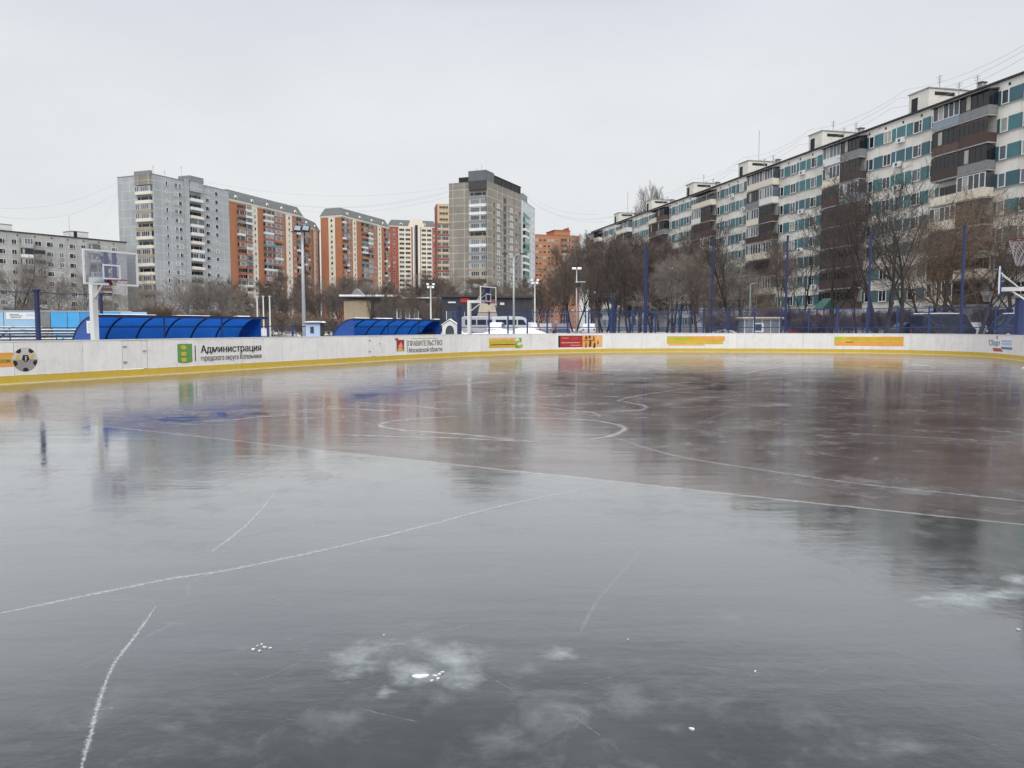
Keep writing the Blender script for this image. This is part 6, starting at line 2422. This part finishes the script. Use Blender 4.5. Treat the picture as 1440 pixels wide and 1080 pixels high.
# trees one can tell apart, in front of the long block
G = 'bare trees in front of the long panel block'
tree('big1', 1240, 66, 206, 'big dark two stemmed bare tree before the long block, tallest on the right', G, yaw=0.4)
tree('big3', 1268, 68, 222, 'dark bare tree just right of the tallest two stemmed one', G, yaw=2.2)
tree('big2', 1168, 72, 240, 'dark bare tree with a wide crown above the play tower', G, yaw=1.0)
tree('big3', 1027, 84, 304, 'dark bare tree with crooked limbs left of the grey shed', G, yaw=4.0)
tree('big2', 1205, 70, 290, 'slender dark bare tree leaning between the play tower and the tallest tree', G, wide=0.8, yaw=3.0)
tree('umber1', 1330, 74, 268, 'dense rusty brown tree behind the black van', G, wide=1.15, yaw=0.3)
tree('umber2', 1372, 72, 276, 'dense rusty brown tree above the silver car on the right', G, wide=1.15, yaw=1.9)
tree('umber1', 1418, 75, 262, 'dense rusty brown tree behind the small red rim', G, wide=1.1, yaw=3.9)
tree('big3', 1393, 62, 330, 'forked dark tree trunk right behind the fence near the grey hatchback', G, yaw=5.1)
tree('umber2', 1300, 78, 292, 'rusty brown tree between the tallest tree and the black van', G, yaw=4.4)
tree('big3', 1448, 70, 240, 'dark bare tree at the right edge behind the hoop', G, yaw=0.9)
tree('big1', 1120, 96, 300, 'thin dark bare tree between the shed and the play tower', G, wide=0.8, yaw=2.0)
tree('brown3', 1096, 90, 330, 'small brown bare tree behind the grey shed', G, yaw=1.4)
tree('poplar', 918, 182, 252, 'pale tall poplar whose top rises above the roof of the long block', G, wide=0.5)
tree('poplar', 832, 225, 322, 'pale bare poplar at the far end of the long block', G)

# the brown thicket left of and before the long block
GT = 'brown thicket in front of the long panel block'
LT = 'bare brown tree in the thick row before the long panel block'
rr = random.Random(5)
for i in range(32):
    px = 742 + i * 10.0 + rr.uniform(-7, 7)
    f = (px - 742) / 320
    Y = (165 - 60 * f) + rr.uniform(-14, 20)
    yt = 372 - 30 * min(1, max(0, (px - 770) / 70)) + 12 * math.sin(px / 23.0) - 8 * (px > 840) + rr.uniform(-20, 26)
    if px > 985:
        yt += 24
    tree(rr.choice(('brown1', 'brown2', 'brown3', 'brown1', 'grey1', 'umber2')), px, Y, yt, LT, GT, wide=rr.uniform(0.9, 1.25))
for i in range(7):
    px = 840 + i * 22 + rr.uniform(-5, 5)
    tree(rr.choice(('brown3', 'brown3', 'brown1', 'brown2')), px, 165 + rr.uniform(-15, 20), 334 - (px - 840) * 0.17 + rr.uniform(-10, 16), LT, GT, wide=1.1)
for i in range(26):
    px = 1010 + i * 17 + rr.uniform(-8, 8)
    tree(rr.choice(('shrub1', 'shrub2')), px, 84 + rr.uniform(-6, 8), 436 + rr.uniform(-12, 8), 'low brown shrub in the hedge row under the windows of the long panel block', 'shrubs under the long block', 'bare_shrub', 'shrub', 1.1)

# middle: dark scrub below the towers
GM = 'dark scrub trees below the orange towers'
LM = 'dark brown bare tree in the scrub below the orange brick towers'
for i in range(46):
    px = 318 + i * 7.0 + rr.uniform(-7, 7)
    Y = 165 + rr.uniform(-25, 60)
    yt = 398 + 9 * math.sin(px / 17.0) + rr.uniform(-18, 20)
    if 480 < px < 560:
        Y = 175 + rr.uniform(0, 40)
        yt += 2
    tree(rr.choice(('brown1', 'brown3', 'brown2', 'grey2')), px, Y, yt, LM, GM, wide=rr.uniform(0.9, 1.3))
for i in range(22):
    px = 330 + i * 13 + rr.uniform(-5, 5)
    if 475 < px < 600:
        continue
    tree(rr.choice(('shrub1', 'shrub2')), px, 100 + rr.uniform(-10, 25), 442 + rr.uniform(-10, 8), 'low brown shrub at the foot of the scrub behind the picket fence', 'shrubs behind the picket fence', 'bare_shrub', 'shrub', 1.5)
for i in range(12):
    tree(rr.choice(('brown1', 'brown3', 'brown2')), 524 + i * 9 + rr.uniform(-4, 4), 128 + rr.uniform(-8, 12), 412 + rr.uniform(-10, 14), 'dark brown bare tree in front of the dark half of the low house', 'trees in front of the low house', wide=0.9)
tree('big3', 517, 118, 432, 'thin leaning dark tree in front of the low house', None, wide=0.9)
for i in range(16):
    px = 590 + i * 10 + rr.uniform(-4, 4)
    tree(rr.choice(('brown3', 'brown1', 'grey1')), px, 205 + rr.uniform(-20, 20), 400 + rr.uniform(-14, 12), 'bare brown tree in the row behind the dark shop', 'trees behind the dark shop', wide=1.15)

# left: rounded grey trees before the grey block and tower
GL = 'rounded grey trees on the left'
for px, Y, yt, w, lab in ((22, 120, 352, 1.05, 'large rounded grey bare tree at the left edge before the low grey block'), (-22, 116, 362, 1.0, 'grey bare tree cut off by the left edge'), (88, 130, 384, 0.85, 'grey bare tree left of the first backboard'), (118, 128, 376, 0.8, 'grey bare tree behind the first backboard'),
                          (233, 150, 383, 1.1, 'rounded grey bare tree below the beige balconies of the grey tower'), (262, 150, 392, 1.0, 'small grey bare tree between two rounded ones before the grey tower'), (288, 148, 384, 1.2, 'widest rounded grey bare tree before the right half of the grey tower'), (312, 152, 394, 1.1, 'grey bare tree at the right corner of the grey tower'),
                          (165, 132, 408, 0.9, 'low grey bare tree below the first backboard'), (198, 140, 402, 0.9, 'low grey bare tree just right of the first backboard'), (55, 135, 396, 0.8, 'thin grey bare tree behind the thick blue post'), (140, 140, 404, 0.8, 'thin grey bare tree behind the hoop pole')):
    tree(rr.choice(('grey1', 'grey2')), px, Y, yt, lab, GL, wide=w)
for i in range(15):
    px = -20 + i * 23 + rr.uniform(-8, 8)
    tree(rr.choice(('shrub1', 'shrub2', 'shrub1')), px, 108 + rr.uniform(-8, 14), 432 + rr.uniform(-10, 8), 'low brown shrub in the undergrowth behind the banner fence', 'shrubs behind the banner fence', 'bare_shrub', 'shrub', 1.5)
